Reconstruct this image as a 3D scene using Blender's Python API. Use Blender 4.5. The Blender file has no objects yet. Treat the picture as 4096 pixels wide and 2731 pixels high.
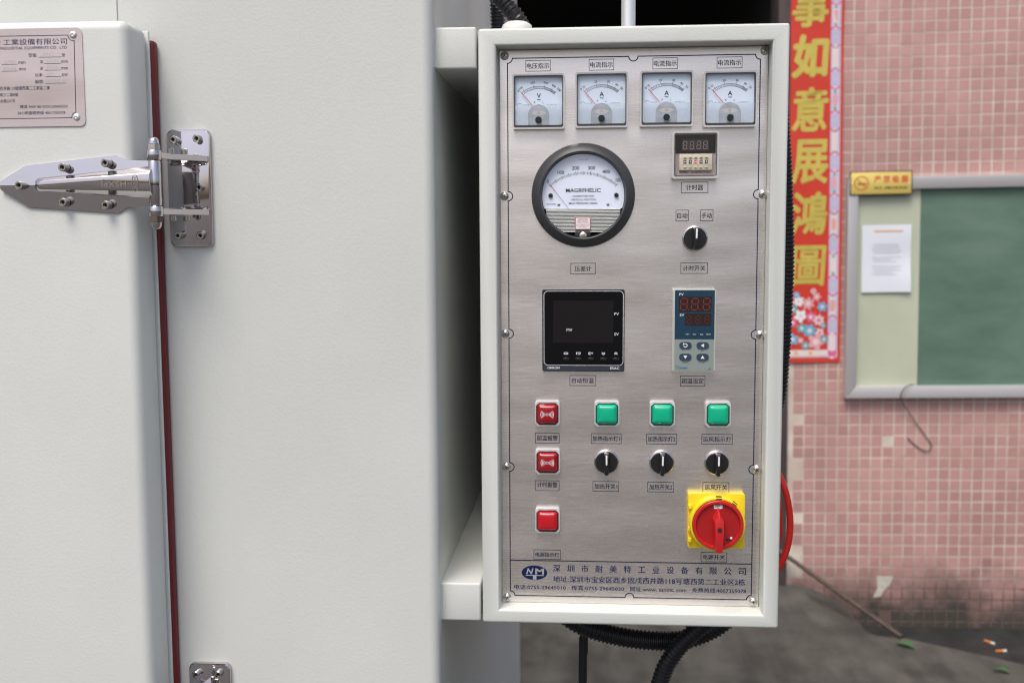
import bpy, bmesh, math, random
from mathutils import Vector, Matrix
random.seed(7)
SC = bpy.context.scene
COL = SC.collection
GZ = 1680.0            # camera height above the ground, mm (all lengths below are mm)

# ------------------------------------------------------------------ camera
cam_d = bpy.data.cameras.new('camera')
cam = bpy.data.objects.new('camera', cam_d); COL.objects.link(cam)
def cam_axes(yaw, pitch, roll):
    f = Vector((math.sin(yaw)*math.cos(pitch), math.cos(yaw)*math.cos(pitch), math.sin(pitch)))
    r = Vector((math.cos(yaw), -math.sin(yaw), 0)); u = r.cross(f)
    c, s = math.cos(roll), math.sin(roll)
    return c*r + s*u, -s*r + c*u, f
_r, _u, _f = cam_axes(-0.07448, -0.10129, -0.00527)
cam.matrix_world = Matrix(((_r.x, _u.x, -_f.x, 0), (_r.y, _u.y, -_f.y, -1.2953), (_r.z, _u.z, -_f.z, GZ/1000), (0, 0, 0, 1)))
cam_d.sensor_width = 36; cam_d.lens = 4400/4096*36
cam_d.clip_start = 0.05; cam_d.clip_end = 500
cam_d.dof.use_dof = True; cam_d.dof.focus_distance = 1.28; cam_d.dof.aperture_fstop = 7.5
SC.camera = cam

# ------------------------------------------------------------------ sky and sun (bright overcast)
SUN_AZ, SUN_EL = math.radians(200), math.radians(60)
world = bpy.data.worlds.new('World'); SC.world = world; world.use_nodes = True
wn = world.node_tree.nodes; wl_ = world.node_tree.links
sky = wn.new('ShaderNodeTexSky'); sky.sky_type = 'NISHITA'; sky.sun_disc = False
sky.sun_elevation = SUN_EL; sky.sun_rotation = SUN_AZ; sky.dust_density = 5.0; sky.air_density = 0.8; sky.ozone_density = 1.0
wl_.new(sky.outputs[0], wn['Background'].inputs[0]); wn['Background'].inputs[1].default_value = 0.15
sun_d = bpy.data.lights.new('sun', 'SUN'); sun_d.energy = 1.5; sun_d.angle = math.radians(26); sun_d.color = (1.0, 0.96, 0.9)
sun = bpy.data.objects.new('sun', sun_d); COL.objects.link(sun)
_sd = Vector((math.sin(SUN_AZ)*math.cos(SUN_EL), math.cos(SUN_AZ)*math.cos(SUN_EL), math.sin(SUN_EL)))
sun.rotation_euler = _sd.to_track_quat('Z', 'Y').to_euler(); sun.location = (0, -3, 6)
SC.view_settings.view_transform = 'Standard'; SC.view_settings.look = 'None'
SC.view_settings.gamma = 1; SC.view_settings.use_curve_mapping = False
SC.view_settings.exposure = 0.25
SC.render.engine = 'CYCLES'
SC.cycles.use_denoising = True; SC.cycles.use_adaptive_sampling = False; SC.cycles.filter_width = 1.2
SC.cycles.max_bounces = 10; SC.cycles.transparent_max_bounces = 16

# ------------------------------------------------------------------ materials
def new_mat(name):
    m = bpy.data.materials.new(name); m.use_nodes = True
    nt = m.node_tree; b = nt.nodes['Principled BSDF']
    return m, nt, b
def rgb(c): return (c[0], c[1], c[2], 1)
def mat(name, c, rough=0.5, metal=0.0, bump=None, var=0.0, varscale=20, trans=0, ior=1.5, coat=0):
    m, nt, b = new_mat(name)
    b.inputs['Base Color'].default_value = rgb(c); b.inputs['Roughness'].default_value = rough
    b.inputs['Metallic'].default_value = metal; b.inputs['IOR'].default_value = ior
    b.inputs['Transmission Weight'].default_value = trans; b.inputs['Coat Weight'].default_value = coat
    tc = None
    if bump or var:
        tc = nt.nodes.new('ShaderNodeNewGeometry')
    if bump:      # (scale, strength, distance mm)
        n = nt.nodes.new('ShaderNodeTexNoise'); n.inputs['Scale'].default_value = bump[0]; n.inputs['Detail'].default_value = 3
        nt.links.new(tc.outputs['Position'], n.inputs['Vector'])
        bp = nt.nodes.new('ShaderNodeBump'); bp.inputs['Strength'].default_value = bump[1]; bp.inputs['Distance'].default_value = bump[2]/1000
        nt.links.new(n.outputs[0], bp.inputs['Height']); nt.links.new(bp.outputs[0], b.inputs['Normal'])
    if var:
        n = nt.nodes.new('ShaderNodeTexNoise'); n.inputs['Scale'].default_value = varscale; n.inputs['Detail'].default_value = 5
        nt.links.new(tc.outputs['Position'], n.inputs['Vector'])
        hs = nt.nodes.new('ShaderNodeMapRange'); hs.inputs[1].default_value = 0.25; hs.inputs[2].default_value = 0.75
        hs.inputs[3].default_value = 1-var; hs.inputs[4].default_value = 1+var
        nt.links.new(n.outputs[0], hs.inputs[0])
        mx = nt.nodes.new('ShaderNodeVectorMath'); mx.operation = 'SCALE'; mx.inputs[0].default_value = c
        nt.links.new(hs.outputs[0], mx.inputs['Scale']); nt.links.new(mx.outputs[0], b.inputs['Base Color'])
    return m

M = {}
def paint(name, c, scale, strength):
    m = mat(name, c, 0.40, bump=(scale, strength, 0.7)); nt = m.node_tree; b = nt.nodes['Principled BSDF']
    g = nt.nodes.new('ShaderNodeNewGeometry')
    n = nt.nodes.new('ShaderNodeTexNoise'); n.inputs['Scale'].default_value = 2.6; n.inputs['Detail'].default_value = 9; n.inputs['Roughness'].default_value = 0.62; nt.links.new(g.outputs['Position'], n.inputs['Vector'])
    n2 = nt.nodes.new('ShaderNodeTexNoise'); n2.inputs['Scale'].default_value = 55; n2.inputs['Detail'].default_value = 2; nt.links.new(g.outputs['Position'], n2.inputs['Vector'])
    r = nt.nodes.new('ShaderNodeMapRange'); r.inputs[1].default_value = 0.3; r.inputs[2].default_value = 0.7; r.inputs[3].default_value = 0.945; r.inputs[4].default_value = 1.03; nt.links.new(n.outputs[0], r.inputs[0])
    sp = nt.nodes.new('ShaderNodeMapRange'); sp.inputs[1].default_value = 0.80; sp.inputs[2].default_value = 0.86; sp.inputs[3].default_value = 1.0; sp.inputs[4].default_value = 0.6; nt.links.new(n2.outputs[0], sp.inputs[0])
    mu = nt.nodes.new('ShaderNodeMath'); mu.operation = 'MULTIPLY'; nt.links.new(r.outputs[0], mu.inputs[0]); nt.links.new(sp.outputs[0], mu.inputs[1])
    mx = nt.nodes.new('ShaderNodeVectorMath'); mx.operation = 'SCALE'; mx.inputs[0].default_value = c
    nt.links.new(mu.outputs[0], mx.inputs['Scale']); nt.links.new(mx.outputs[0], b.inputs['Base Color'])
    rr_ = nt.nodes.new('ShaderNodeMapRange'); rr_.inputs[1].default_value = 0.3; rr_.inputs[2].default_value = 0.7; rr_.inputs[3].default_value = 0.30; rr_.inputs[4].default_value = 0.48
    nt.links.new(n.outputs[0], rr_.inputs[0]); nt.links.new(rr_.outputs[0], b.inputs['Roughness'])
    return m
M['paint'] = paint('textured_paint', (0.615, 0.638, 0.608), 330, 0.30)
M['paint_fine'] = paint('box_paint', (0.605, 0.630, 0.595), 400, 0.30)
M['gasket'] = mat('red_silicone', (0.14, 0.008, 0.010), 0.55)
M['chrome'] = mat('polished_steel', (0.60, 0.56, 0.575), 0.06, 1.0, bump=(7, 0.3, 6))  # slight red tint in the colour stands in for reddish reflections
M['steel_bolt'] = mat('bolt_steel', (0.50, 0.48, 0.44), 0.22, 1.0)
M['screw'] = mat('nickel_screw', (0.66, 0.64, 0.60), 0.2, 1.0)
M['hole'] = mat('dark_recess', (0.015, 0.014, 0.013), 0.6)
M['navy'] = mat('navy_print', (0.010, 0.016, 0.050), 0.5, ior=1.2)
M['ink'] = mat('black_ink', (0.012, 0.013, 0.018), 0.55, ior=1.2)
M['blueink'] = mat('blue_print', (0.008, 0.016, 0.075), 0.5, ior=1.2)
M['greyink'] = mat('grey_ink', (0.35, 0.37, 0.40), 0.6)
M['white'] = mat('white_print', (0.80, 0.82, 0.84), 0.5)
M['whiteplastic'] = mat('white_plastic', (0.68, 0.70, 0.66), 0.35)
M['redink'] = mat('red_ink', (0.62, 0.03, 0.03), 0.5)
M['dial'] = mat('dial_paper', (0.74, 0.86, 1.0), 0.5)
M['dial2'] = mat('gauge_paper', (0.76, 0.83, 0.97), 0.5)
M['black'] = mat('black_plastic', (0.012, 0.013, 0.015), 0.28)
M['blackmatte'] = mat('black_matte', (0.016, 0.016, 0.018), 0.6)
M['conduit'] = mat('black_conduit', (0.010, 0.010, 0.012), 0.38)
M['bezelgrey'] = mat('dark_grey_casting', (0.040, 0.043, 0.047), 0.42, bump=(900, 0.15, 0.3))
M['lampbezel'] = mat('lamp_bezel_plastic', (0.50, 0.50, 0.51), 0.35)
M['lampseat_g'] = mat('dark_green_seat', (0.004, 0.06, 0.045), 0.3)
M['lampseat_r'] = mat('dark_red_seat', (0.06, 0.004, 0.008), 0.3)
M['green'] = mat('green_lens', (0.0, 0.43, 0.235), 0.16, coat=0.3)
M['red'] = mat('red_lens', (0.50, 0.008, 0.016), 0.16, coat=0.3)
M['redbuzz'] = mat('red_buzzer_cap', (0.33, 0.006, 0.014), 0.18, coat=0.3)
M['yellow'] = mat('yellow_plastic', (0.80, 0.60, 0.012), 0.32)
M['redplastic'] = mat('red_plastic', (0.48, 0.014, 0.016), 0.3)
M['redplastic2'] = mat('red_dish_plastic', (0.36, 0.010, 0.012), 0.35)
M['alu'] = mat('satin_aluminium', (0.78, 0.79, 0.79), 0.35, 0.6)
M['cream'] = mat('cream_plastic', (0.62, 0.57, 0.44), 0.4)
M['mauve'] = mat('mauve_plastic', (0.33, 0.27, 0.27), 0.45)
M['segoff'] = mat('unlit_segment', (0.22, 0.20, 0.21), 0.4)
M['segred'] = mat('unlit_red_segment', (0.16, 0.022, 0.014), 0.4)
M['segred2'] = mat('unlit_dark_red_segment', (0.075, 0.014, 0.012), 0.4)
M['segwin'] = mat('display_window', (0.022, 0.012, 0.011), 0.25)
M['bluefilm'] = mat('blue_overlay', (0.014, 0.045, 0.080), 0.35, ior=1.35)
M['greyfilm'] = mat('grey_overlay', (0.235, 0.285, 0.270), 0.4)
M['aibezel'] = mat('ivory_bezel', (0.46, 0.48, 0.43), 0.4)
M['slate'] = mat('slate_button', (0.028, 0.055, 0.085), 0.35)
M['glossblack'] = mat('gloss_black', (0.005, 0.005, 0.006), 0.05, ior=1.28)
M['screenblk'] = mat('lcd_glass', (0.012, 0.011, 0.012), 0.06, ior=1.3)
M['slatestrip'] = mat('slate_strip', (0.035, 0.040, 0.062), 0.25)
M['keybar'] = mat('key_bar', (0.012, 0.013, 0.018), 0.25)
M['logo_g'] = mat('green_print', (0.01, 0.30, 0.07), 0.5)
M['logo_b'] = mat('bright_blue_print', (0.01, 0.06, 0.42), 0.5)
M['brass'] = mat('brass', (0.55, 0.42, 0.22), 0.3, 1.0)
M['ribmetal'] = mat('ribbed_bright', (0.86, 0.88, 0.86), 0.3)
M['mech'] = mat('meter_movement', (0.10, 0.10, 0.095), 0.5)
M['coil'] = mat('copper_coil', (0.75, 0.58, 0.25), 0.5)
M['redhose'] = mat('red_hose', (0.62, 0.018, 0.012), 0.35)

def clear_mat(name, tint=(1, 1, 1), rough=0.03, f0=1.45):
    m = bpy.data.materials.new(name); m.use_nodes = True; nt = m.node_tree
    for n in list(nt.nodes): nt.nodes.remove(n)
    o = nt.nodes.new('ShaderNodeOutputMaterial'); mx = nt.nodes.new('ShaderNodeMixShader')
    t = nt.nodes.new('ShaderNodeBsdfTransparent'); t.inputs[0].default_value = rgb(tint)
    g = nt.nodes.new('ShaderNodeBsdfGlossy'); g.inputs['Roughness'].default_value = rough
    lw = nt.nodes.new('ShaderNodeLayerWeight'); lw.inputs[0].default_value = 0.5
    pw = nt.nodes.new('ShaderNodeMath'); pw.operation = 'POWER'; pw.inputs[1].default_value = 5; nt.links.new(lw.outputs['Facing'], pw.inputs[0])
    fr = nt.nodes.new('ShaderNodeMath'); fr.operation = 'MULTIPLY_ADD'; fr.inputs[1].default_value = 0.96; fr.inputs[2].default_value = 0.022; nt.links.new(pw.outputs[0], fr.inputs[0])
    nt.links.new(fr.outputs[0], mx.inputs[0]); nt.links.new(t.outputs[0], mx.inputs[1]); nt.links.new(g.outputs[0], mx.inputs[2])
    nt.links.new(mx.outputs[0], o.inputs[0])
    return m
M['clear'] = clear_mat('clear_pane')
M['rim'] = mat('clear_acrylic_rim', (0.50, 0.51, 0.515), 0.10, coat=0.5)

def frosted():
    m = bpy.data.materials.new('diamond_frosted_acrylic'); m.use_nodes = True; nt = m.node_tree
    b = nt.nodes['Principled BSDF']; out = nt.nodes['Material Output']
    b.inputs['Base Color'].default_value = (0.66, 0.74, 0.84, 1); b.inputs['Roughness'].default_value = 0.3
    tc = nt.nodes.new('ShaderNodeTexCoord'); mp = nt.nodes.new('ShaderNodeMapping')
    mp.inputs['Rotation'].default_value = (0, math.radians(45), 0); mp.inputs['Scale'].default_value = (1150, 1, 1150)
    ck = nt.nodes.new('ShaderNodeTexChecker'); ck.inputs['Scale'].default_value = 1
    nt.links.new(tc.outputs['Object'], mp.inputs[0]); nt.links.new(mp.outputs[0], ck.inputs['Vector'])
    mr = nt.nodes.new('ShaderNodeMapRange'); mr.inputs[3].default_value = 0.15; mr.inputs[4].default_value = 0.62
    nt.links.new(ck.outputs['Fac'], mr.inputs[0])
    t = nt.nodes.new('ShaderNodeBsdfTransparent'); mx = nt.nodes.new('ShaderNodeMixShader')
    nt.links.new(mr.outputs[0], mx.inputs[0]); nt.links.new(t.outputs[0], mx.inputs[1]); nt.links.new(b.outputs[0], mx.inputs[2])
    nt.links.new(mx.outputs[0], out.inputs[0])
    return m
M['frost'] = frosted()

def brushed(name, c, rough, aniso=0.75, sx=6, sz=1400, blotch=0.06):
    m, nt, b = new_mat(name)
    b.inputs['Metallic'].default_value = 1.0; b.inputs['Anisotropic'].default_value = aniso
    tg = nt.nodes.new('ShaderNodeCombineXYZ'); tg.inputs[2].default_value = 1.0
    nt.links.new(tg.outputs[0], b.inputs['Tangent'])
    g = nt.nodes.new('ShaderNodeNewGeometry')
    mp = nt.nodes.new('ShaderNodeMapping'); mp.inputs['Scale'].default_value = (sx*5, 1, sz)
    nt.links.new(g.outputs['Position'], mp.inputs[0])
    n = nt.nodes.new('ShaderNodeTexNoise'); n.inputs['Scale'].default_value = 1; n.inputs['Detail'].default_value = 3; n.inputs['Roughness'].default_value = 0.6
    nt.links.new(mp.outputs[0], n.inputs['Vector'])
    n2 = nt.nodes.new('ShaderNodeTexNoise'); n2.inputs['Scale'].default_value = 14; n2.inputs['Detail'].default_value = 4
    nt.links.new(g.outputs['Position'], n2.inputs['Vector'])
    r = nt.nodes.new('ShaderNodeMapRange'); r.inputs[1].default_value = 0.3; r.inputs[2].default_value = 0.7
    r.inputs[3].default_value = rough-0.03; r.inputs[4].default_value = rough+0.04
    nt.links.new(n.outputs[0], r.inputs[0]); nt.links.new(r.outputs[0], b.inputs['Roughness'])
    a = nt.nodes.new('ShaderNodeMath'); a.operation = 'ADD'; nt.links.new(n.outputs[0], a.inputs[0]); nt.links.new(n2.outputs[0], a.inputs[1])
    r2 = nt.nodes.new('ShaderNodeMapRange'); r2.inputs[1].default_value = 0.65; r2.inputs[2].default_value = 1.35
    r2.inputs[3].default_value = 1-blotch*1.6; r2.inputs[4].default_value = 1+blotch
    nt.links.new(a.outputs[0], r2.inputs[0])
    mx = nt.nodes.new('ShaderNodeVectorMath'); mx.operation = 'SCALE'; mx.inputs[0].default_value = c
    nt.links.new(r2.outputs[0], mx.inputs['Scale']); nt.links.new(mx.outputs[0], b.inputs['Base Color'])
    mp2 = nt.nodes.new('ShaderNodeMapping'); mp2.inputs['Scale'].default_value = (3.0, 1, 9.0); nt.links.new(g.outputs['Position'], mp2.inputs[0])
    n3 = nt.nodes.new('ShaderNodeTexNoise'); n3.inputs['Scale'].default_value = 1.0; n3.inputs['Detail'].default_value = 2; nt.links.new(mp2.outputs[0], n3.inputs['Vector'])
    bp = nt.nodes.new('ShaderNodeBump'); bp.inputs['Strength'].default_value = 0.5; bp.inputs['Distance'].default_value = 0.010
    nt.links.new(n3.outputs[0], bp.inputs['Height']); nt.links.new(bp.outputs[0], b.inputs['Normal'])
    return m
M['brushed'] = brushed('brushed_stainless', (0.82, 0.770, 0.735), 0.25, blotch=0.026)
M['nameplate'] = brushed('nameplate_steel', (0.72, 0.61, 0.585), 0.22, blotch=0.04)

# ------------------------------------------------------------------ geometry collector
class G:
    def __init__(s): s.v = []; s.f = []
    def raw(s, vs, fs):
        o = len(s.v); s.v += [tuple(p) for p in vs]; s.f += [tuple(i+o for i in f) for f in fs]; return s
    def bm(s, b):
        b.verts.ensure_lookup_table()
        for i, v in enumerate(b.verts): v.index = i
        s.raw([v.co[:] for v in b.verts], [[v.index for v in f.verts] for f in b.faces]); b.free(); return s
    def box(s, x0, x1, y0, y1, z0, z1, bev=0, seg=2):
        b = bmesh.new(); bmesh.ops.create_cube(b, size=1)
        for v in b.verts:
            v.co = ((x0+x1)/2+v.co.x*(x1-x0), (y0+y1)/2+v.co.y*(y1-y0), (z0+z1)/2+v.co.z*(z1-z0))
        if bev: bmesh.ops.bevel(b, geom=b.edges[:], offset=bev, segments=seg, profile=0.5, affect='EDGES')
        return s.bm(b)
    def prism(s, pts, y0, y1, bev=0, seg=2, allbev=False):
        """outline (x, z), counter-clockwise from the front, extruded from y0 (front) to y1 (back)"""
        b = bmesh.new(); n = len(pts)
        fr = [b.verts.new((p[0], y0, p[1])) for p in pts]; bk = [b.verts.new((p[0], y1, p[1])) for p in pts]
        b.faces.new(fr); b.faces.new(bk[::-1])
        for i in range(n): b.faces.new((fr[i], bk[i], bk[(i+1) % n], fr[(i+1) % n]))
        if bev:
            es = [e for e in b.edges if allbev or (e.verts[0].co.y == y0 and e.verts[1].co.y == y0)]
            bmesh.ops.bevel(b, geom=es, offset=bev, segments=seg, profile=0.5, affect='EDGES')
        return s.bm(b)
    def ring(s, outer, inner, y0, y1):
        n = len(outer); vs = []
        for pts in (outer, inner):
            for y in (y0, y1): vs += [(p[0], y, p[1]) for p in pts]
        fs = []
        for i in range(n):
            j = (i+1) % n
            fs += [(i, 2*n+i, 2*n+j, j)[::-1], (i, n+i, n+j, j), (2*n+i, 2*n+j, 3*n+j, 3*n+i), (n+i, 3*n+i, 3*n+j, n+j)]
        return s.raw(vs, fs)
    def lathe(s, prof, cx=0, cz=0, n=32, axis='y', c3=None, cap=True):
        """profile of (radius, along); axis y: along = y, axis z: along = z about c3"""
        vs = []; fs = []
        for r, t in prof:
            for i in range(n):
                a = 2*math.pi*i/n
                if axis == 'y': vs.append((cx+r*math.cos(a), t, cz+r*math.sin(a)))
                elif axis == 'z': vs.append((c3[0]+r*math.cos(a), c3[1]+r*math.sin(a), t))
                else: vs.append((t, c3[1]+r*math.cos(a), c3[2]+r*math.sin(a)))
        for k in range(len(prof)-1):
            for i in range(n):
                j = (i+1) % n; fs.append((k*n+i, k*n+j, (k+1)*n+j, (k+1)*n+i))
        if cap and prof[0][0] > 1e-6: fs.append(tuple(range(n))[::-1])
        if cap and prof[-1][0] > 1e-6: fs.append(tuple((len(prof)-1)*n+i for i in range(n)))
        return s.raw(vs, fs)
    def face(s, pts, y): return s.raw([(p[0], y, p[1]) for p in pts], [tuple(range(len(pts)))])
    def disc(s, cx, cz, r, y, n=24): return s.face([(cx+r*math.cos(2*math.pi*i/n), cz+r*math.sin(2*math.pi*i/n)) for i in range(n)], y)
    def line(s, pts, w, y, closed=False):
        n = len(pts); L = []; R_ = []
        P = [Vector(p) for p in pts]
        for i in range(n):
            a = P[i-1] if (i > 0 or closed) else None
            c = P[(i+1) % n] if (i < n-1 or closed) else None
            d1 = (P[i]-a).normalized() if a is not None else None
            d2 = (c-P[i]).normalized() if c is not None else None
            if d1 is None: d1 = d2
            if d2 is None: d2 = d1
            n1 = Vector((-d1.y, d1.x)); n2 = Vector((-d2.y, d2.x)); m = n1+n2
            m = n1 if m.length < 1e-6 else m.normalized()
            k = w/2/max(0.35, m.dot(n1))
            L.append(P[i]+m*k); R_.append(P[i]-m*k)
        vs = [(p.x, y, p.y) for p in L]+[(p.x, y, p.y) for p in R_]; fs = []
        for i in range(n if closed else n-1):
            j = (i+1) % n; fs.append((n+i, n+j, j, i))
        return s.raw(vs, fs)
    def text(s, body, cx, cz, w=None, h=None, y=0, bold=0.0, rot=0.0, shear=0.0, spacing=1.0, thick=0, keep=True):
        vs, fs = text_mesh(body, bold, shear, spacing)
        x0 = min(v[0] for v in vs); x1 = max(v[0] for v in vs); z0 = min(v[1] for v in vs); z1 = max(v[1] for v in vs)
        kx = w/(x1-x0) if w else None; kz = h/(z1-z0) if h else None
        if kx is None: kx = kz
        if kz is None: kz = kx
        c, sn = math.cos(rot), math.sin(rot); out = []
        for p in vs:
            X = (p[0]-(x0+x1)/2)*kx; Z = (p[1]-(z0+z1)/2)*kz
            out.append((cx+X*c-Z*sn, y, cz+X*sn+Z*c))
        return s.raw(out, fs)
    def fat(s, body, cx, cz, w=None, h=None, y=0, d=0.12, shear=0.0, ring=0):
        offs = [(-d, 0), (d, 0)] if not ring else [(0, 0)]+[(d*math.cos(2*math.pi*k/ring), d*math.sin(2*math.pi*k/ring)) for k in range(ring)]
        for k, (ox, oz) in enumerate(offs): s.text(body, cx+ox, cz+oz, w, h, y-0.03*k, shear=shear)
        return s
    def tube(s, pts, r, n=10, step=3.0, corr=None, closed=False):
        """sweep along a smooth curve through pts (mm); corr=(pitch, depth) makes a corrugated hose"""
        P = [Vector(p) for p in pts]; C = []
        ext = [P[0]*2-P[1]]+P+[P[-1]*2-P[-2]]
        for i in range(1, len(ext)-2):
            p0, p1, p2, p3 = ext[i-1:i+3]
            k = max(4, int((p2-p1).length/1.5))
            for j in range(k):
                t = j/k
                C.append(0.5*((2*p1)+(p2-p0)*t+(2*p0-5*p1+4*p2-p3)*t*t+(3*p1-p0-3*p2+p3)*t**3))
        C.append(P[-1])
        acc = [0]
        for i in range(1, len(C)): acc.append(acc[-1]+(C[i]-C[i-1]).length)
        tot = acc[-1]; st = corr[0]/4 if corr else step
        m = max(2, int(tot/st)); rings = []; k = 0
        for i in range(m+1):
            d = tot*i/m
            while k < len(acc)-2 and acc[k+1] < d: k += 1
            u = (d-acc[k])/max(1e-9, acc[k+1]-acc[k]); p = C[k].lerp(C[k+1], u); tg = (C[k+1]-C[k]).normalized()
            rr = r
            if corr: rr = r-corr[1]*(1 if i % 4 in (2, 3) else 0)
            rings.append((p, tg, rr))
        vs = []; up = Vector((0.3, 0.2, 0.9))
        for p, tg, rr in rings:
            a = tg.cross(up); a = a.normalized() if a.length > 1e-4 else Vector((1, 0, 0)); b_ = tg.cross(a).normalized(); up = -b_ if -b_.dot(up) > 0 else b_
            for i in range(n):
                t = 2*math.pi*i/n; vs.append(p+a*rr*math.cos(t)+b_*rr*math.sin(t))
        fs = []
        for q in range(len(rings)-1):
            for i in range(n):
                j = (i+1) % n; fs.append((q*n+i, q*n+j, (q+1)*n+j, (q+1)*n+i))
        fs.append(tuple(range(n))[::-1]); fs.append(tuple((len(rings)-1)*n+i for i in range(n)))
        return s.raw(vs, fs)
    def xf(s, fn): s.v = [tuple(fn(*p)) for p in s.v]; return s

_tc = {}
def text_mesh(body, bold, shear, spacing):
    key = (body, bold, shear, spacing)
    if key in _tc: return _tc[key]
    c = bpy.data.curves.new('t', 'FONT'); c.body = body; c.offset = bold; c.shear = shear; c.space_character = spacing
    c.resolution_u = 2; c.fill_mode = 'FRONT'
    o = bpy.data.objects.new('t', c)
    m = o.to_mesh()
    vs = [(v.co.x, v.co.y) for v in m.vertices]; fs = [tuple(p.vertices) for p in m.polygons]
    o.to_mesh_clear(); bpy.data.objects.remove(o); bpy.data.curves.remove(c)
    _tc[key] = (vs, fs); return vs, fs

def rr(cx, cz, w, h, r, n=5):
    p = []
    for k, (sx, sz) in enumerate(((1, -1), (1, 1), (-1, 1), (-1, -1))):
        for i in range(n+1):
            a = math.radians(-90+k*90+90*i/n)
            p.append((cx+sx*(w/2-r)+r*math.cos(a), cz+sz*(h/2-r)+r*math.sin(a)))
    return p
def cham(cx, cz, w, h, c):
    a, b = w/2, h/2
    return [(cx-a+c, cz-b), (cx+a-c, cz-b), (cx+a, cz-b+c), (cx+a, cz+b-c), (cx+a-c, cz+b), (cx-a+c, cz+b), (cx-a, cz+b-c), (cx-a, cz-b+c)]
def arc(cx, cz, r, a0, a1, n=12):
    return [(cx+r*math.cos(math.radians(a0+(a1-a0)*i/n)), cz+r*math.sin(math.radians(a0+(a1-a0)*i/n))) for i in range(n+1)]
def seg8(g, cx, cz, w, h, t, y, dot=True, slant=0.06):
    a, b = w/2, h/2; e = t*0.65
    S = [((-a+e, b), (a-e, b)), ((-a+e, 0), (a-e, 0)), ((-a+e, -b), (a-e, -b)), ((-a, e), (-a, b-e)), ((a, e), (a, b-e)), ((-a, -b+e), (-a, -e)), ((a, -b+e), (a, -e))]
    for p, q in S:
        g.line([(cx+p[0]+slant*p[1], cz+p[1]), (cx+q[0]+slant*q[1], cz+q[1])], t, y)
    if dot: g.disc(cx+a+t*1.3, cz-b, t*0.6, y, 8)

# ------------------------------------------------------------------ object helpers
WL = {}
def W(p): return Vector((p[0]/1000, p[1]/1000, (p[2]+GZ)/1000))
def thing(name, label, cat, at, group=None, roty=0):
    o = bpy.data.objects.new(name, None); COL.objects.link(o); o.empty_display_size = 0.02
    o.location = W(at); o.rotation_euler = (0, roty, 0); WL[o] = Vector(at)
    o['label'] = label; o['category'] = cat
    if group: o['group'] = group
    return o
def mesh_of(name, g, m, smooth=40, off=(0, 0, 0)):
    me = bpy.data.meshes.new(name)
    me.from_pydata([((p[0]-off[0])/1000, (p[1]-off[1])/1000, (p[2]-off[2])/1000) for p in g.v], [], g.f)
    me.update()
    if isinstance(m, str): m = M[m]
    me.materials.append(m)
    if smooth:
        me.polygons.foreach_set('use_smooth', [True]*len(me.polygons)); me.set_sharp_from_angle(angle=math.radians(smooth))
    return me
def part(name, g, m, parent, at=None, label=None, smooth=40):
    """g in the coordinates of AT (world mm; default: the parent's origin). at='world': g is in world mm."""
    if at == 'world':
        pl = WL[parent]; me = mesh_of(name, g, m, smooth, pl); at = pl
    else:
        at = Vector(at) if at is not None else WL[parent]; me = mesh_of(name, g, m, smooth)
    o = bpy.data.objects.new(name, me); COL.objects.link(o)
    o.parent = parent; o.location = (at-WL[parent])/1000; WL[o] = at
    if label: o['label'] = label
    return o
def solo(name, g, m, label, cat, at, group=None, smooth=40, roty=0):
    """a thing that is one mesh; g in world mm unless roty"""
    me = mesh_of(name, g, m, smooth, at if not roty else (0, 0, 0))
    o = bpy.data.objects.new(name, me); COL.objects.link(o); o.location = W(at); o.rotation_euler = (0, roty, 0); WL[o] = Vector(at)
    if cat: o['label'] = label; o['category'] = cat
    if group: o['group'] = group
    return o
def structure(name, g, m, smooth=40, kind='structure'):
    o = bpy.data.objects.new(name, mesh_of(name, g, m, smooth, (0, 0, 0))); COL.objects.link(o)
    o.location = (0, 0, GZ/1000); o['kind'] = kind
    return o
def copy_tree(o, parent=None, loc=None, label=None):
    c = o.copy(); COL.objects.link(c); c.parent = parent
    if loc is not None: c.location = loc
    if label: c['label'] = label
    for ch in o.children: copy_tree(ch, c)
    return c

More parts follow.
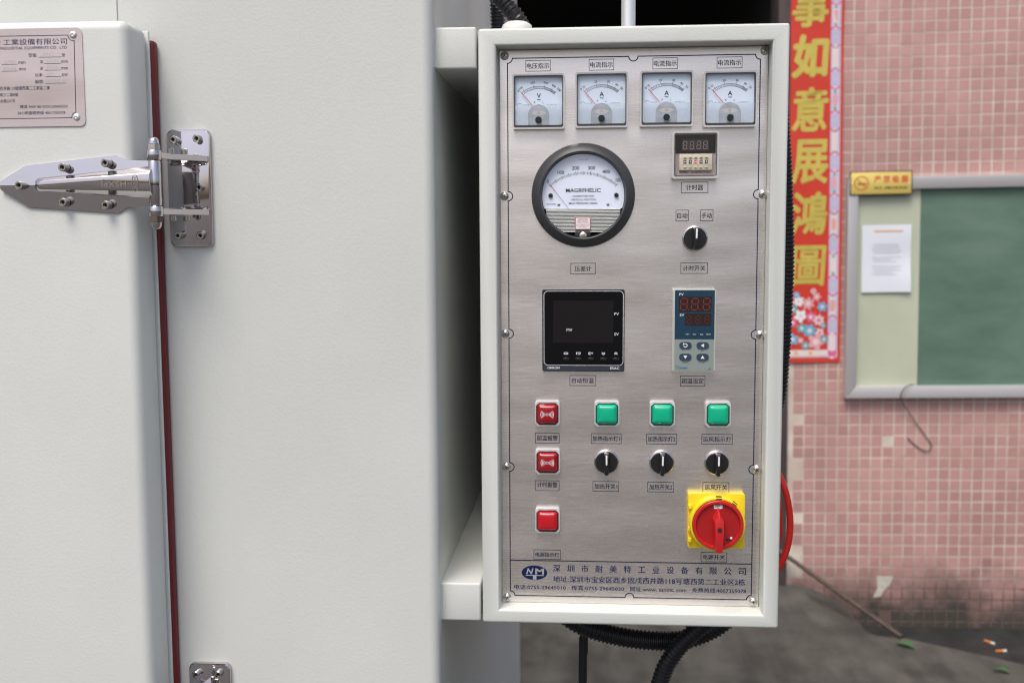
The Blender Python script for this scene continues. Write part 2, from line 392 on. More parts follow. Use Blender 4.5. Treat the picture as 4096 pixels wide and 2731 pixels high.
# ================================================================== SETTING
def concrete():
    m, nt, b = new_mat('stained_concrete'); b.inputs['Roughness'].default_value = 0.75
    g = nt.nodes.new('ShaderNodeNewGeometry')
    mp = nt.nodes.new('ShaderNodeMapping'); mp.inputs['Rotation'].default_value = (0, 0, math.radians(35)); mp.inputs['Scale'].default_value = (6, 1.2, 1)
    nt.links.new(g.outputs['Position'], mp.inputs[0])
    n1 = nt.nodes.new('ShaderNodeTexNoise'); n1.inputs['Scale'].default_value = 1.6; n1.inputs['Detail'].default_value = 6; nt.links.new(mp.outputs[0], n1.inputs['Vector'])
    n2 = nt.nodes.new('ShaderNodeTexNoise'); n2.inputs['Scale'].default_value = 5; n2.inputs['Detail'].default_value = 8; nt.links.new(g.outputs['Position'], n2.inputs['Vector'])
    n3 = nt.nodes.new('ShaderNodeTexNoise'); n3.inputs['Scale'].default_value = 120; n3.inputs['Detail'].default_value = 4; nt.links.new(g.outputs['Position'], n3.inputs['Vector'])
    ad = nt.nodes.new('ShaderNodeMath'); ad.operation = 'ADD'; nt.links.new(n1.outputs[0], ad.inputs[0]); nt.links.new(n2.outputs[0], ad.inputs[1])
    a2 = nt.nodes.new('ShaderNodeMath'); a2.operation = 'MULTIPLY_ADD'; a2.inputs[1].default_value = 0.35; nt.links.new(n3.outputs[0], a2.inputs[0]); nt.links.new(ad.outputs[0], a2.inputs[2])
    cr = nt.nodes.new('ShaderNodeValToRGB'); cr.color_ramp.elements[0].position = 0.30; cr.color_ramp.elements[1].position = 0.78
    cr.color_ramp.elements[0].color = (0.040, 0.038, 0.034, 1); cr.color_ramp.elements[1].color = (0.112, 0.108, 0.095, 1)
    mr = nt.nodes.new('ShaderNodeMapRange'); mr.inputs[1].default_value = 0.6; mr.inputs[2].default_value = 1.8
    nt.links.new(a2.outputs[0], mr.inputs[0]); nt.links.new(mr.outputs[0], cr.inputs[0]); nt.links.new(cr.outputs[0], b.inputs['Base Color'])
    bp = nt.nodes.new('ShaderNodeBump'); bp.inputs['Strength'].default_value = 0.4; bp.inputs['Distance'].default_value = 0.006
    nt.links.new(n3.outputs[0], bp.inputs['Height']); nt.links.new(bp.outputs[0], b.inputs['Normal'])
    return m
M['concrete'] = concrete()
M['gutter'] = mat('shadow_dark_gutter', (0.022, 0.024, 0.024), 0.55, bump=(60, 0.5, 8), var=0.5, varscale=9)  # dark colour includes the shadow lying in the gutter
M['interior'] = mat('unlit_interior', (0.02, 0.019, 0.018), 0.9)  # near-black colour puts the unlit room's darkness into its surfaces
M['jamb'] = mat('old_steel_jamb', (0.085, 0.062, 0.06), 0.6, var=0.2, varscale=15)

# ground: outline with the gutter cut away along the tiled wall
g = G()
edge = [(1060, 3702), (1114, 3590), (1135, 3363), (1142, 3250), (1175, 3212), (1287, 3187), (1480, 3061), (1657, 2942), (2300, 2520), (4200, 2380)]
top = [(-60000, -60000), (60000, -60000), (60000, 2300)] + edge[::-1] + [(1060, 3740), (800, 3740), (800, 11050), (-60000, 11050)]
g.raw([(x, y, -1680) for x, y in top], [tuple(range(len(top)))])
for i in range(len(edge)-1):
    a, b = edge[i], edge[i+1]
    g.raw([(a[0], a[1], -1680), (b[0], b[1], -1680), (b[0], b[1], -1840), (a[0], a[1], -1840)], [(0, 1, 2, 3)])
structure('ground', g, 'concrete')
g = G(); g.raw([(1000, 2300, -1832), (60000, 2200, -1832), (60000, 3760, -1815), (1000, 3760, -1815)], [(0, 1, 2, 3)])
structure('gutter_floor', g, 'gutter')
g = G(); g.raw([(300, 3740, -1622), (960, 3740, -1624), (1058, 3702, -1668), (1108, 3592, -1679), (1128, 3380, -1679.5), (900, 3250, -1679.5), (300, 3250, -1679.5), (640, 3520, -1640), (960, 3560, -1652)],
    [(0, 7, 8, 1), (1, 8, 2), (2, 8, 3), (3, 8, 4), (4, 8, 5), (5, 8, 7, 6), (6, 7, 0)])
for f in range(len(g.f)): g.f[f] = g.f[f][::-1]
structure('doorway_ramp', g, 'concrete', smooth=0)
# the dark room behind the open doorway
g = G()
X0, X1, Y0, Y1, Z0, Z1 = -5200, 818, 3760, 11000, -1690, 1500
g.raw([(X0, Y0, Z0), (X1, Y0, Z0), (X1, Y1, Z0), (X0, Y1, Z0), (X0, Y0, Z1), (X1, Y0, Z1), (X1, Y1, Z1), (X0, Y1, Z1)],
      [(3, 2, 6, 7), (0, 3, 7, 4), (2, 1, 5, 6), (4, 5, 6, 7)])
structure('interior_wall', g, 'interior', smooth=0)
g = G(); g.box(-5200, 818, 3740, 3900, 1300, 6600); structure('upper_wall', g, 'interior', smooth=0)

# ------------------------------------------------------------------ tiled wall (slightly out of level with the machine)
PV = (1300.0, 3700.0, -400.0); RS = 0.012
def uv(x, z): dx, dz = x-PV[0], z-PV[2]; return (dx+RS*dz, dz-RS*dx)
def wpos(u, v, y): return (PV[0]+u-RS*v, y, PV[2]+v+RS*u)
def tile_material(name, island):
    m, nt, b = new_mat(name); b.inputs['Roughness'].default_value = 0.32
    g = nt.nodes.new('ShaderNodeNewGeometry')
    if island: rnd = g.outputs['Random Per Island']
    else: rnd = nt.nodes.new('ShaderNodeObjectInfo').outputs['Random']
    cr = nt.nodes.new('ShaderNodeValToRGB'); e = cr.color_ramp.elements
    e[0].color = (0.455, 0.258, 0.236, 1); e[1].color = (0.525, 0.312, 0.286, 1); e2 = cr.color_ramp.elements.new(0.5); e2.color = (0.49, 0.285, 0.261, 1)
    nt.links.new(rnd, cr.inputs[0])
    n = nt.nodes.new('ShaderNodeTexNoise'); n.inputs['Scale'].default_value = 4.5; n.inputs['Detail'].default_value = 8; n.inputs['Roughness'].default_value = 0.65; nt.links.new(g.outputs['Position'], n.inputs['Vector'])
    sx = nt.nodes.new('ShaderNodeSeparateXYZ'); nt.links.new(g.outputs['Position'], sx.inputs[0])
    # splash dirt: irregular blotches close to the ground
    mr = nt.nodes.new('ShaderNodeMapRange'); mr.inputs[1].default_value = 0.30; mr.inputs[2].default_value = -0.14; mr.inputs[3].default_value = -0.28; mr.inputs[4].default_value = 0.66
    nt.links.new(sx.outputs[2], mr.inputs[0])
    ad = nt.nodes.new('ShaderNodeMath'); ad.operation = 'ADD'; nt.links.new(n.outputs[0], ad.inputs[0]); nt.links.new(mr.outputs[0], ad.inputs[1])
    st = nt.nodes.new('ShaderNodeMapRange'); st.inputs[1].default_value = 0.5; st.inputs[2].default_value = 1.0; st.inputs[4].default_value = 0.95; nt.links.new(ad.outputs[0], st.inputs[0])
    mx = nt.nodes.new('ShaderNodeMix'); mx.data_type = 'RGBA'; mx.inputs[7].default_value = (0.042, 0.046, 0.036, 1)
    n4 = nt.nodes.new('ShaderNodeTexNoise'); n4.inputs['Scale'].default_value = 1.7; n4.inputs['Detail'].default_value = 7; n4.inputs['Roughness'].default_value = 0.6; nt.links.new(g.outputs['Position'], n4.inputs['Vector'])
    r4 = nt.nodes.new('ShaderNodeMapRange'); r4.inputs[1].default_value = 0.3; r4.inputs[2].default_value = 0.7; r4.inputs[3].default_value = 0.80; r4.inputs[4].default_value = 1.12; nt.links.new(n4.outputs[0], r4.inputs[0])
    sc = nt.nodes.new('ShaderNodeVectorMath'); sc.operation = 'SCALE'; nt.links.new(cr.outputs[0], sc.inputs[0]); nt.links.new(r4.outputs[0], sc.inputs['Scale'])
    nt.links.new(st.outputs[0], mx.inputs[0]); nt.links.new(sc.outputs[0], mx.inputs[6]); nt.links.new(mx.outputs[2], b.inputs['Base Color'])
    rg = nt.nodes.new('ShaderNodeMapRange'); rg.inputs[3].default_value = 0.22; rg.inputs[4].default_value = 0.5; nt.links.new(n4.outputs[0], rg.inputs[0]); nt.links.new(rg.outputs[0], b.inputs['Roughness'])
    return m
M['tile'] = tile_material('pink_tile', False); M['tile_mass'] = tile_material('pink_tile_field', True)
def grout_material():
    m, nt, b = new_mat('tile_grout'); b.inputs['Roughness'].default_value = 0.9
    g = nt.nodes.new('ShaderNodeNewGeometry')
    n = nt.nodes.new('ShaderNodeTexNoise'); n.inputs['Scale'].default_value = 2.6; n.inputs['Detail'].default_value = 6; nt.links.new(g.outputs['Position'], n.inputs['Vector'])
    sx = nt.nodes.new('ShaderNodeSeparateXYZ'); nt.links.new(g.outputs['Position'], sx.inputs[0])
    mr = nt.nodes.new('ShaderNodeMapRange'); mr.inputs[1].default_value = 0.30; mr.inputs[2].default_value = -0.05; mr.inputs[3].default_value = -0.4; mr.inputs[4].default_value = 0.5
    nt.links.new(sx.outputs[2], mr.inputs[0])
    ad = nt.nodes.new('ShaderNodeMath'); ad.operation = 'ADD'; nt.links.new(n.outputs[0], ad.inputs[0]); nt.links.new(mr.outputs[0], ad.inputs[1])
    st = nt.nodes.new('ShaderNodeMapRange'); st.inputs[1].default_value = 0.45; st.inputs[2].default_value = 0.8; nt.links.new(ad.outputs[0], st.inputs[0])
    n2 = nt.nodes.new('ShaderNodeTexNoise'); n2.inputs['Scale'].default_value = 7; n2.inputs['Detail'].default_value = 5; nt.links.new(g.outputs['Position'], n2.inputs['Vector'])
    cl = nt.nodes.new('ShaderNodeValToRGB'); cl.color_ramp.elements[0].position = 0.3; cl.color_ramp.elements[1].position = 0.7
    cl.color_ramp.elements[0].color = (0.50, 0.40, 0.33, 1); cl.color_ramp.elements[1].color = (0.70, 0.64, 0.56, 1); nt.links.new(n2.outputs[0], cl.inputs[0])
    mx = nt.nodes.new('ShaderNodeMix'); mx.data_type = 'RGBA'; mx.inputs[7].default_value = (0.12, 0.085, 0.075, 1)
    nt.links.new(st.outputs[0], mx.inputs[0]); nt.links.new(cl.outputs[0], mx.inputs[6]); nt.links.new(mx.outputs[2], b.inputs['Base Color'])
    return m
M['grout'] = grout_material()
M['mortar'] = mat('bare_mortar', (0.52, 0.50, 0.43), 0.9, bump=(90, 0.6, 4), var=0.15, varscale=40)
M['mould'] = mat('mossy_plinth', (0.035, 0.050, 0.042), 0.85, bump=(60, 0.5, 5), var=0.5, varscale=8)

wall = thing('tiled_wall', 'pink square mosaic tiled wall with pale grout beside the dark doorway', 'wall', PV, roty=-RS)
ul, _ = uv(900, -900)
g = G(); g.box(ul-25, 3500, -1.8, 200, -1420, 7000); part('grout_backing', g, 'grout', wall, smooth=0)
g = G(); g.box(ul-77, ul-25.5, -12, 210, -1420, 7000, 2); part('door_jamb', g, 'jamb', wall, label='dark rusty steel jamb at the doorway edge')
PU, PW = 49.7, 50.5
tile_g = G(); tile_g.box(-22.2, 22.2, -3, 3, -22.6, 22.6, 0.7, 1)
tile_me = mesh_of('tile', tile_g, 'tile')
missing = set()
bL, bT = uv(1120, 222); bR = 900; bB = uv(1120, -757)[1]
cols = range(-1, 30); rows = range(-6, 60)
u0 = -357.2; v0 = 1338.0
mass = G(); singles = []
pale = uv(1317.6, -958.3)
for r_ in rows:
    for c_ in cols:
        cu = u0+(c_+0.5)*PU-0; cv = v0-(r_+0.5)*PW
        if cv < -1440: continue
        x_, _, z_ = wpos(cu, cv, 0)
        if bL+20 < cu-22 and cu+22 < bR and bB+20 < cv-22 and cv+22 < bT-20: continue       # wholly behind the notice board
        if abs(cu-pale[0]) < 25 and abs(cv-pale[1]) < 25: continue
        if c_ == -1 and r_ in (35, 39, 40, 44, 47, 48, 49, 52, 53, 54): continue              # broken tiles at the corner
        if r_ in (53, 54) and c_ == 7: continue
        singles.append((cu, cv, z_))
low = [t for t in singles if -760 > t[2] > -1520 and t[0] < 560][:300]
ls = set(low)
for t in low:
    o = bpy.data.objects.new('tile', tile_me); COL.objects.link(o); o.parent = wall
    o.location = (t[0]/1000, random.uniform(-0.4, 0.4)/1000, t[1]/1000); o.rotation_euler = (random.uniform(-.006, .006), random.uniform(-.008, .008), random.uniform(-.006, .006))
for t in singles:
    if t in ls: continue
    a = random.uniform(-.008, .008); dy = random.uniform(-.4, .4)
    mass.raw([(t[0]+p[0]-a*p[2], p[1]+dy, t[1]+p[2]+a*p[0]) for p in tile_g.v], tile_g.f)
o = part('tile_field', mass, 'tile_mass', wall); o['kind'] = 'stuff'
g = G()
for (x, z, w, h) in ((1317.6, -958.3, 46, 46), (908, -1010, 34, 44), (906, -1185, 34, 90), (915, -1345, 44, 60), (905, -1420, 34, 60), (925, -1585, 60, 90)):
    u, v = uv(x, z); pts = []
    for k in range(14):
        a = 2*math.pi*k/14; q = random.uniform(0.82, 1.05)/max(abs(math.cos(a)), abs(math.sin(a)))
        pts.append((u+w/2*q*math.cos(a), v+h/2*q*math.sin(a)))
    g = G(); g.prism(pts, -1.2, 4, 0.6, 1); part('mortar_patch', g, 'mortar', wall)
u, v = uv(1320, -1624); g = G(); g.prism([(u-30, v+45), (u-25, v-10), (u-45, v-55), (u-12, v-50), (u+5, v-20), (u+30, v+8), (u+45, v+44)], -3.6, 4)
part('mortar_patch', g, 'mortar', wall)
# ------------------------------------------------------------------ couplet banner on the wall
M['couplet'] = mat('red_couplet_paper', (0.58, 0.040, 0.018), 0.45, var=0.06, varscale=5)
M['gold'] = mat('gold_foil', (0.60, 0.49, 0.10), 0.38, 0.2, var=0.10, varscale=30)
M['lilac'] = mat('lilac_print', (0.50, 0.46, 0.66), 0.6); M['pinkp'] = mat('pink_print', (0.70, 0.12, 0.26), 0.6)
M['palep'] = mat('pale_print', (0.72, 0.62, 0.62), 0.6); M['teal'] = mat('teal_print', (0.10, 0.38, 0.40), 0.6)
M['orange'] = mat('orange_print', (0.75, 0.40, 0.10), 0.6); M['rose'] = mat('rose_print', (0.72, 0.35, 0.38), 0.6)
M['skyp'] = mat('sky_blue_print', (0.10, 0.42, 0.62), 0.6); M['silver'] = mat('silver_print', (0.52, 0.53, 0.56), 0.5)
cu0, cv0 = uv(985, -585)
cat_ = wpos(cu0, cv0, 3693.5)
ban = thing('couplet_banner', 'red paper couplet banner with gold brush characters on the tiled wall', 'banner', cat_, roty=-RS)
# local: x from -118 .. 118, z 0 .. 1800
def sheet(x0, x1, z0, z1, y, nx, nz):
    g = G(); vs = [(x0+(x1-x0)*i/nx, y, z0+(z1-z0)*j/nz) for j in range(nz+1) for i in range(nx+1)]
    g.raw(vs, [(j*(nx+1)+i, j*(nx+1)+i+1, (j+1)*(nx+1)+i+1, (j+1)*(nx+1)+i) for j in range(nz) for i in range(nx)]); return g
g = sheet(-118, 114, -14, 1850, -0.6, 10, 90); g.raw([(p[0], 0.2, p[2]) for p in g.v], [f[::-1] for f in g.f]); part('paper', g, 'couplet', ban, smooth=60)
g = sheet(60, 99, 10, 1850, -0.9, 3, 90); bs = part('border_strip', g, 'lilac', ban, smooth=0)
g = sheet(-118, 99, 8, 12, -1.0, 10, 1); part('border_line', g, 'silver', ban, smooth=0); g = sheet(99.2, 102, 8, 1850, -1.0, 1, 90); part('border_line', g, 'silver', ban, smooth=0)
z = 60.0; k = 0
while z < 1830:
    g = G(); g.face(rr(79.5, z, 28, 118, 14), -1.1); part('oval_panel', g, 'palep', bs, smooth=0)
    for zz, a0 in ((z-66, 20), (z+66, 200)): g = G(); g.line(arc(79.5, zz, 19, a0, a0+140), 7, -1.2); part('pink_scallop', g, 'pinkp', bs, smooth=0)
    g = G(); g.face([(79.5+12*math.cos(a*math.pi/4)*(1 if a % 2 else .7), z+90+12*math.sin(a*math.pi/4)*(1 if a % 2 else .7)) for a in range(8)], -1.25); part('silver_flower', g, 'silver', bs, smooth=0)
    g = G(); g.face(rr(79.5, z, 18, 50, 6), -1.25); part('rose_panel', g, 'rose', bs, smooth=0)
    for sg in (1, -1):
        g = G()
        if k % 2 == 0: g.face([(70, z+32*sg), (89, z+32*sg), (79.5, z+50*sg)][::sg], -1.3)
        else: g.face(rr(79.5, z+44*sg, 20, 7, 3), -1.3)
        part('teal_leaf', g, 'teal', bs, smooth=0)
    if k % 2: g = G(); g.disc(79.5, z, 9, -1.35, 12); part('orange_dot', g, 'orange', bs, smooth=0)
    z += 180; k += 1
dz = cv0+PV[2]
def chz(z): return z-(-585)
for ch, zt, zb in (('事', 1050, 867), ('如', 838, 651), ('意', 614, 419), ('展', 389, 193), ('鴻', 161, -31), ('圖', -74, -258)):
    g = G(); g.fat(ch, -28, chz((zt+zb)/2), 150, zt-zb-12, -1.6, 7.0 if ch == '如' else (3.6 if ch == '圖' else 4.8), 0.08, ring=8)
    part('gold_character', g, 'gold', ban, smooth=0)
# flower cluster at the foot of the banner
rnd = random.Random(3)
spots = [(-70, 260, 26, 'white'), (-92, 225, 22, 'teal'), (-28, 250, 30, 'rose'), (10, 280, 20, 'rose'), (34, 235, 24, 'skyp'), (-60, 195, 30, 'white'), (-15, 190, 28, 'pinkp'), (20, 175, 26, 'palep'),
         (-95, 165, 24, 'pinkp'), (-55, 140, 24, 'teal'), (-20, 128, 32, 'skyp'), (25, 120, 20, 'palep'), (-95, 90, 28, 'skyp'), (-60, 85, 16, 'rose'), (8, 78, 40, 'rose'), (44, 90, 20, 'teal'), (-38, 62, 20, 'teal'), (-80, 290, 16, 'skyp'), (-5, 305, 14, 'palep'), (40, 150, 14, 'teal')]
for i, (x, zz, r_, c_) in enumerate(spots):
    yy = -1.2-i*0.05; n_ = 48; ph = rnd.random()*6; k_ = rnd.choice((5, 6, 7))
    g = G(); g.face([(x+r_*(0.82+0.2*math.cos(k_*a_+ph))*math.cos(a_), zz+r_*(0.82+0.2*math.cos(k_*a_+ph))*math.sin(a_)) for a_ in [2*math.pi*q/n_ for q in range(n_)]], yy)
    f_ = part('printed_flower', g, c_, ban, smooth=0)
    g = G(); g.disc(x, zz, r_*0.34, yy-0.4, 12); part('flower_centre', g, 'palep' if c_ != 'palep' else 'pinkp', f_, smooth=0)
g = sheet(-118, 60, 14, 42, -1.0, 10, 2); part('foot_border', g, 'palep', ban, smooth=0)
for x in (-80, -15): g = G(); g.disc(x, 28, 9, -1.3, 12); part('foot_rosette', g, 'orange', ban, smooth=0)
g = G(); g.face(cham(79.5, 28, 36, 32, 8), -1.4); part('corner_rosette', g, 'pinkp', ban, smooth=0)

def wrinkle(o):
    for v in o.data.vertices:
        x, zz = v.co.x*1000, v.co.z*1000
        v.co.y += (2.6*math.sin(zz/190+0.6)+1.6*math.sin(x/48+zz/260)+1.3*math.sin(zz/71+x/90)-4*max(0, x-70)/44*(0.5+0.5*math.sin(zz/230)))/1000-0.004
    o.data.update()
    for c in o.children: wrinkle(c)
for c in ban.children: wrinkle(c)
# ------------------------------------------------------------------ notice board
M['boardframe'] = mat('anodised_frame', (0.54, 0.53, 0.53), 0.35, 0.4)
def chalkboard():
    m, nt, b = new_mat('green_board'); b.inputs['Roughness'].default_value = 0.4
    g = nt.nodes.new('ShaderNodeNewGeometry'); mp = nt.nodes.new('ShaderNodeMapping'); mp.inputs['Rotation'].default_value = (0, 0.5, 0); mp.inputs['Scale'].default_value = (2.2, 1, 6)
    nt.links.new(g.outputs['Position'], mp.inputs[0])
    n = nt.nodes.new('ShaderNodeTexNoise'); n.inputs['Scale'].default_value = 1.2; n.inputs['Detail'].default_value = 8; n.inputs['Roughness'].default_value = 0.6; nt.links.new(mp.outputs[0], n.inputs['Vector'])
    cr = nt.nodes.new('ShaderNodeValToRGB'); cr.color_ramp.elements[0].position = 0.3; cr.color_ramp.elements[1].position = 0.75
    cr.color_ramp.elements[0].color = (0.078, 0.150, 0.108, 1); cr.color_ramp.elements[1].color = (0.150, 0.235, 0.180, 1)
    nt.links.new(n.outputs[0], cr.inputs[0]); nt.links.new(cr.outputs[0], b.inputs['Base Color'])
    return m
M['boardgreen'] = chalkboard()
M['boardcream'] = mat('cream_board', (0.49, 0.53, 0.40), 0.55, var=0.06, varscale=6)
bu, bv = uv(1120, -757); bo = wpos(bu, bv, 3690)
board = thing('notice_board', 'aluminium framed notice board with cream strip and green field', 'notice board', bo, roty=-RS)
BW, BH = 1500, 975
for nm, pts in (('frame_rail', [(0, 0), (BW, 0), (BW-48, 54), (46, 54)]), ('frame_rail', [(46, BH-54), (BW-48, BH-54), (BW, BH), (0, BH)]),
                ('frame_stile', [(0, 0.6), (45.4, 54.6), (45.4, BH-54.6), (0, BH-0.6)]), ('frame_stile', [(BW-47.4, 54.6), (BW, 0.6), (BW, BH-0.6), (BW-47.4, BH-54.6)])):
    g = G(); g.prism(pts, -34, 6, 3, 2); part(nm, g, 'boardframe', board)
g = G(); g.box(40, 318, -8, 2, 48, BH-48); part('cream_panel', g, 'boardcream', board)
g = G(); g.box(318.8, BW-40, -9, 2, 48, BH-48); part('green_panel', g, 'boardgreen', board)

M['papr'] = mat('white_paper', (0.72, 0.76, 0.82), 0.7)
pu, pv_ = uv(1286, -136)
g = G(); nx, nz = 8, 10; vs = []
for j in range(nz+1):
    for i in range(nx+1):
        x, zz = -106+212*i/nx, -148+296*j/nz
        y = -2-7*max(0, (x/106)*(1-(zz+148)/296))**2-3*math.sin(j*0.9)*(i/nx)-4*(1-j/nz)**3
        vs.append((x, y, zz))
fs = [(j*(nx+1)+i, j*(nx+1)+i+1, (j+1)*(nx+1)+i+1, (j+1)*(nx+1)+i) for j in range(nz) for i in range(nx)]
g.raw(vs, fs); g.raw([(v[0], v[1]+0.4, v[2]) for v in vs], [f[::-1] for f in fs])
paper = thing('paper_notice', 'white printed paper sheet pinned to the cream strip of the board', 'paper', wpos(pu, pv_, 3679), roty=-RS)
part('sheet', g, 'papr', paper, smooth=60)
M['faint'] = mat('faint_print', (0.52, 0.54, 0.60), 0.7); 
g = G(); rnd = random.Random(5)
for j in range(15):
    zz = 62-j*9.5
    if j in (5, 9): continue
    g.box(-62+(8 if j % 4 == 0 else 0), rnd.uniform(20, 68), -16.1, -16, zz, zz+2.0)
def paper_y(x, zz):
    j = (zz+148)/29.6; i = (x+106)/26.5
    return -2-7*max(0, (x/106)*(1-(zz+148)/296))**2-3*math.sin(j*0.9)*(i/nx)-4*(1-j/nz)**3
g.xf(lambda x, y, zz: (x, paper_y(x, zz)-1.3, zz))
part('printed_lines', g, 'faint', paper, smooth=0)
g = G(); g.box(-55, 70, -1, -0.9, 118, 124); g.xf(lambda x, y, zz: (x, paper_y(x, zz)-1.3, zz)); part('heading', g, 'orange', paper, smooth=0)

M['goldsign'] = mat('gold_acrylic', (0.80, 0.62, 0.17), 0.25, 0.25)
su, sv = uv(1248, 193)
sign = thing('no_smoking_sign', 'small gold no smoking sign on the notice board corner', 'sign', wpos(su, sv, 3652), roty=-RS)
g = G(); g.box(-134, 134, 0, 5, -52, 52, 1.5); part('sign_edge', g, 'hole', sign)
g = G(); g.box(-129, 129, -2.5, -0.1, -47, 47, 1); part('sign_face', g, 'goldsign', sign)
M['signred'] = mat('sign_red', (0.55, 0.10, 0.02), 0.5)
g = G(); g.line(arc(-84, 0, 29, 0, 352, 30), 5, -2.8, closed=True); g.line([(-104, 20), (-64, -20)], 5, -2.9); part('prohibition_mark', g, 'signred', sign, smooth=0)
g = G(); g.box(-100, -70, -2.75, -2.7, -6, 0); g.box(-68, -62, -2.75, -2.7, -6, 0); part('cigarette_mark', g, 'ink', sign, smooth=0)
g = G(); g.fat('严 禁 吸 烟', 42, 16, 142, 32, -2.9, 0.9); part('chinese_lettering', g, 'redink', sign, smooth=0)
g = G(); g.text('NO SMOKING', 42, -21, 138, 12, -2.9, bold=0.02, spacing=1.15); part('english_lettering', g, 'ink', sign, smooth=0)
g = G()
for dx in (-122, 122): g = G(); g.lathe([(3, 0), (3, -3.6), (1.5, -4.6), (0, -4.8)], dx, -2, 12); part('fixing_screw', g, 'screw', sign)

M['wire'] = mat('old_wire', (0.11, 0.085, 0.075), 0.5)
def wp(x, z, y): return (x, y, z)
g = G(); g.tube([wp(1426, -694, 3668), wp(1385, -696, 3645), wp(1360, -735, 3648), wp(1368, -770, 3660), wp(1441, -870, 3688), wp(1509, -965, 3690), wp(1503, -990, 3690), wp(1487, -998, 3690), wp(1450, -978, 3692), wp(1406, -938, 3692)], 2.3, 8, 4)
solo('hanging_wire', g, 'wire', 'thin bent wire hanging from the notice board lower rail', 'wire', (1430, 3660, -998))

# stick, leaves and cigarette ends on the ground
M['wood'] = mat('weathered_stick', (0.075, 0.052, 0.040), 0.7, var=0.3, varscale=25)
d = Vector((1250, 3195, -1668))-Vector((884, 3640, -1489)); top_ = Vector((884, 3640, -1489))-d*0.42
top_.y = 3690; 
g = G(); g.tube([(1262, 3178, -1668), (1070, 3412, -1576), (884, 3640, -1483), (800, 3730, -1445)], 10, 12, 10)
solo('wooden_stick', g, 'wood', 'weathered wooden stick leaning from the ground to the doorway jamb', 'stick', (1262, 3178, -1680))
M['leaf'] = mat('green_leaf', (0.035, 0.14, 0.045), 0.4)
def leaf(nm, x, y, z, L, wd, ang, label):
    g = G(); n = 8; vs = []; 
    for i in range(n+1):
        t = i/n; w_ = wd*math.sin(math.pi*min(0.98, max(0.02, t)))**0.8
        hh = 14*math.sin(math.pi*t)
        for sgn in (-1, 0, 1): vs.append((L*(t-.5), sgn*w_/2, hh+(4 if sgn else 0)+2))
    fs = [(i*3+k, i*3+k+1, i*3+k+4, i*3+k+3) for i in range(n) for k in range(2)]
    g.raw(vs, [f[::-1] for f in fs]); g.raw([(v[0], v[1], v[2]-0.6) for v in vs], fs)
    c, s_ = math.cos(ang), math.sin(ang)
    g.xf(lambda a, b, c_: (x+a*c-b*s_, y+a*s_+b*c, z+c_))
    solo(nm, g, 'leaf', label, 'leaf', (x, y, z), 'fallen leaves on the ground')
leaf('fallen_leaf', 1255, 3095, -1680, 75, 42, -0.7, 'curled green leaf by the lower end of the stick')
leaf('fallen_leaf', 1545, 2853, -1680, 60, 26, -0.5, 'green leaf lying on the concrete in the bottom right corner')
M['butt'] = mat('cigarette_cork', (0.62, 0.19, 0.03), 0.7); M['buttw'] = mat('cigarette_paper', (0.7, 0.7, 0.7), 0.8)
def butt(x, y, z, ang, label):
    t = thing('cigarette_end', label, 'cigarette end', (x, y, z), 'cigarette ends in the gutter')
    c, s_ = math.cos(ang), math.sin(ang)
    for nm, a0, a1, m_ in (('filter', -24, 8, 'butt'), ('paper_tube', 8, 24, 'buttw')):
        g = G(); g.tube([(a0*c, a0*s_, 6), ((a0+a1)/2*c, (a0+a1)/2*s_, 6), (a1*c, a1*s_, 6)], 5, 8, 6); part(nm, g, m_, t)
butt(1737, 3520, -1818, -0.9, 'orange and white cigarette end nearer the tiled wall')
butt(1752, 3425, -1820, 0.15, 'orange and white cigarette end farther from the tiled wall')

# ================================================================== OVEN CABINET
oven = thing('industrial_oven', 'large off-white industrial oven with hinged door and maker plate', 'oven', (-640, 600, -1680))
pts = [(-1500, -50), (-193, -50)]+[(-193+12*math.sin(math.radians(a)), -38-12*math.cos(math.radians(a))) for a in (15, 30, 45, 60, 75)]+[(-181, -38), (-181, 1340), (-1500, 1340)]
def xy_prism(pts, z0, z1):
    n = len(pts); vs = [(p[0], p[1], z0) for p in pts]+[(p[0], p[1], z1) for p in pts]
    return vs, [tuple(range(n))[::-1], tuple(range(n, 2*n))]+[(i, (i+1) % n, n+(i+1) % n, n+i) for i in range(n)]
g = G(); g.raw(*xy_prism(pts, -1560, 560)); part('cabinet_shell', g, 'paint', oven, 'world', smooth=35)
g = G(); g.box(-1500, -540.5, -51.4, -50.2, 150, 560, 0.5, 1); part('upper_sheet', g, 'paint', oven, 'world')
g = G()
for (x, y) in ((-1400, 50), (-260, 50), (-1400, 1250), (-260, 1250)):
    g = G(); g.box(x-30, x+30, y-30, y+30, -1680, -1559); part('foot', g, 'hole', oven, 'world', smooth=0)
def arm(z0, z1, tilt, label):
    g = G(); b = bmesh.new(); bmesh.ops.create_cube(b, size=1)
    x0, x1, y0, y1 = -183, -133.6, -28, 610  # arm reaches far back as a lid that keeps the gap dark
    for v in b.verts: v.co = ((x0+x1)/2+v.co.x*(x1-x0), (y0+y1)/2+v.co.y*(y1-y0), (z0+z1)/2+v.co.z*(z1-z0))
    es = [e for e in b.edges if abs(e.verts[0].co.y-e.verts[1].co.y) > 1 or (e.verts[0].co.y < 0 and e.verts[1].co.y < 0)]
    bmesh.ops.bevel(b, geom=es, offset=2.6, segments=3, profile=0.5, affect='EDGES'); g.bm(b)
    a = part('mounting_arm', g, 'paint', oven, 'world', label=label)
    g = G(); rnd = random.Random(int(z0))
    P_ = [(-181.2+rnd.uniform(-.5, .5), -27.2, z0+2+(z1-z0-4)*k/9) for k in range(10)]
    g.tube(P_, 2.4, 8, 2)
    part('weld_bead', g, 'paint', a, 'world')
arm(181.8, 228.4, 0, 'square upper arm holding the control box')
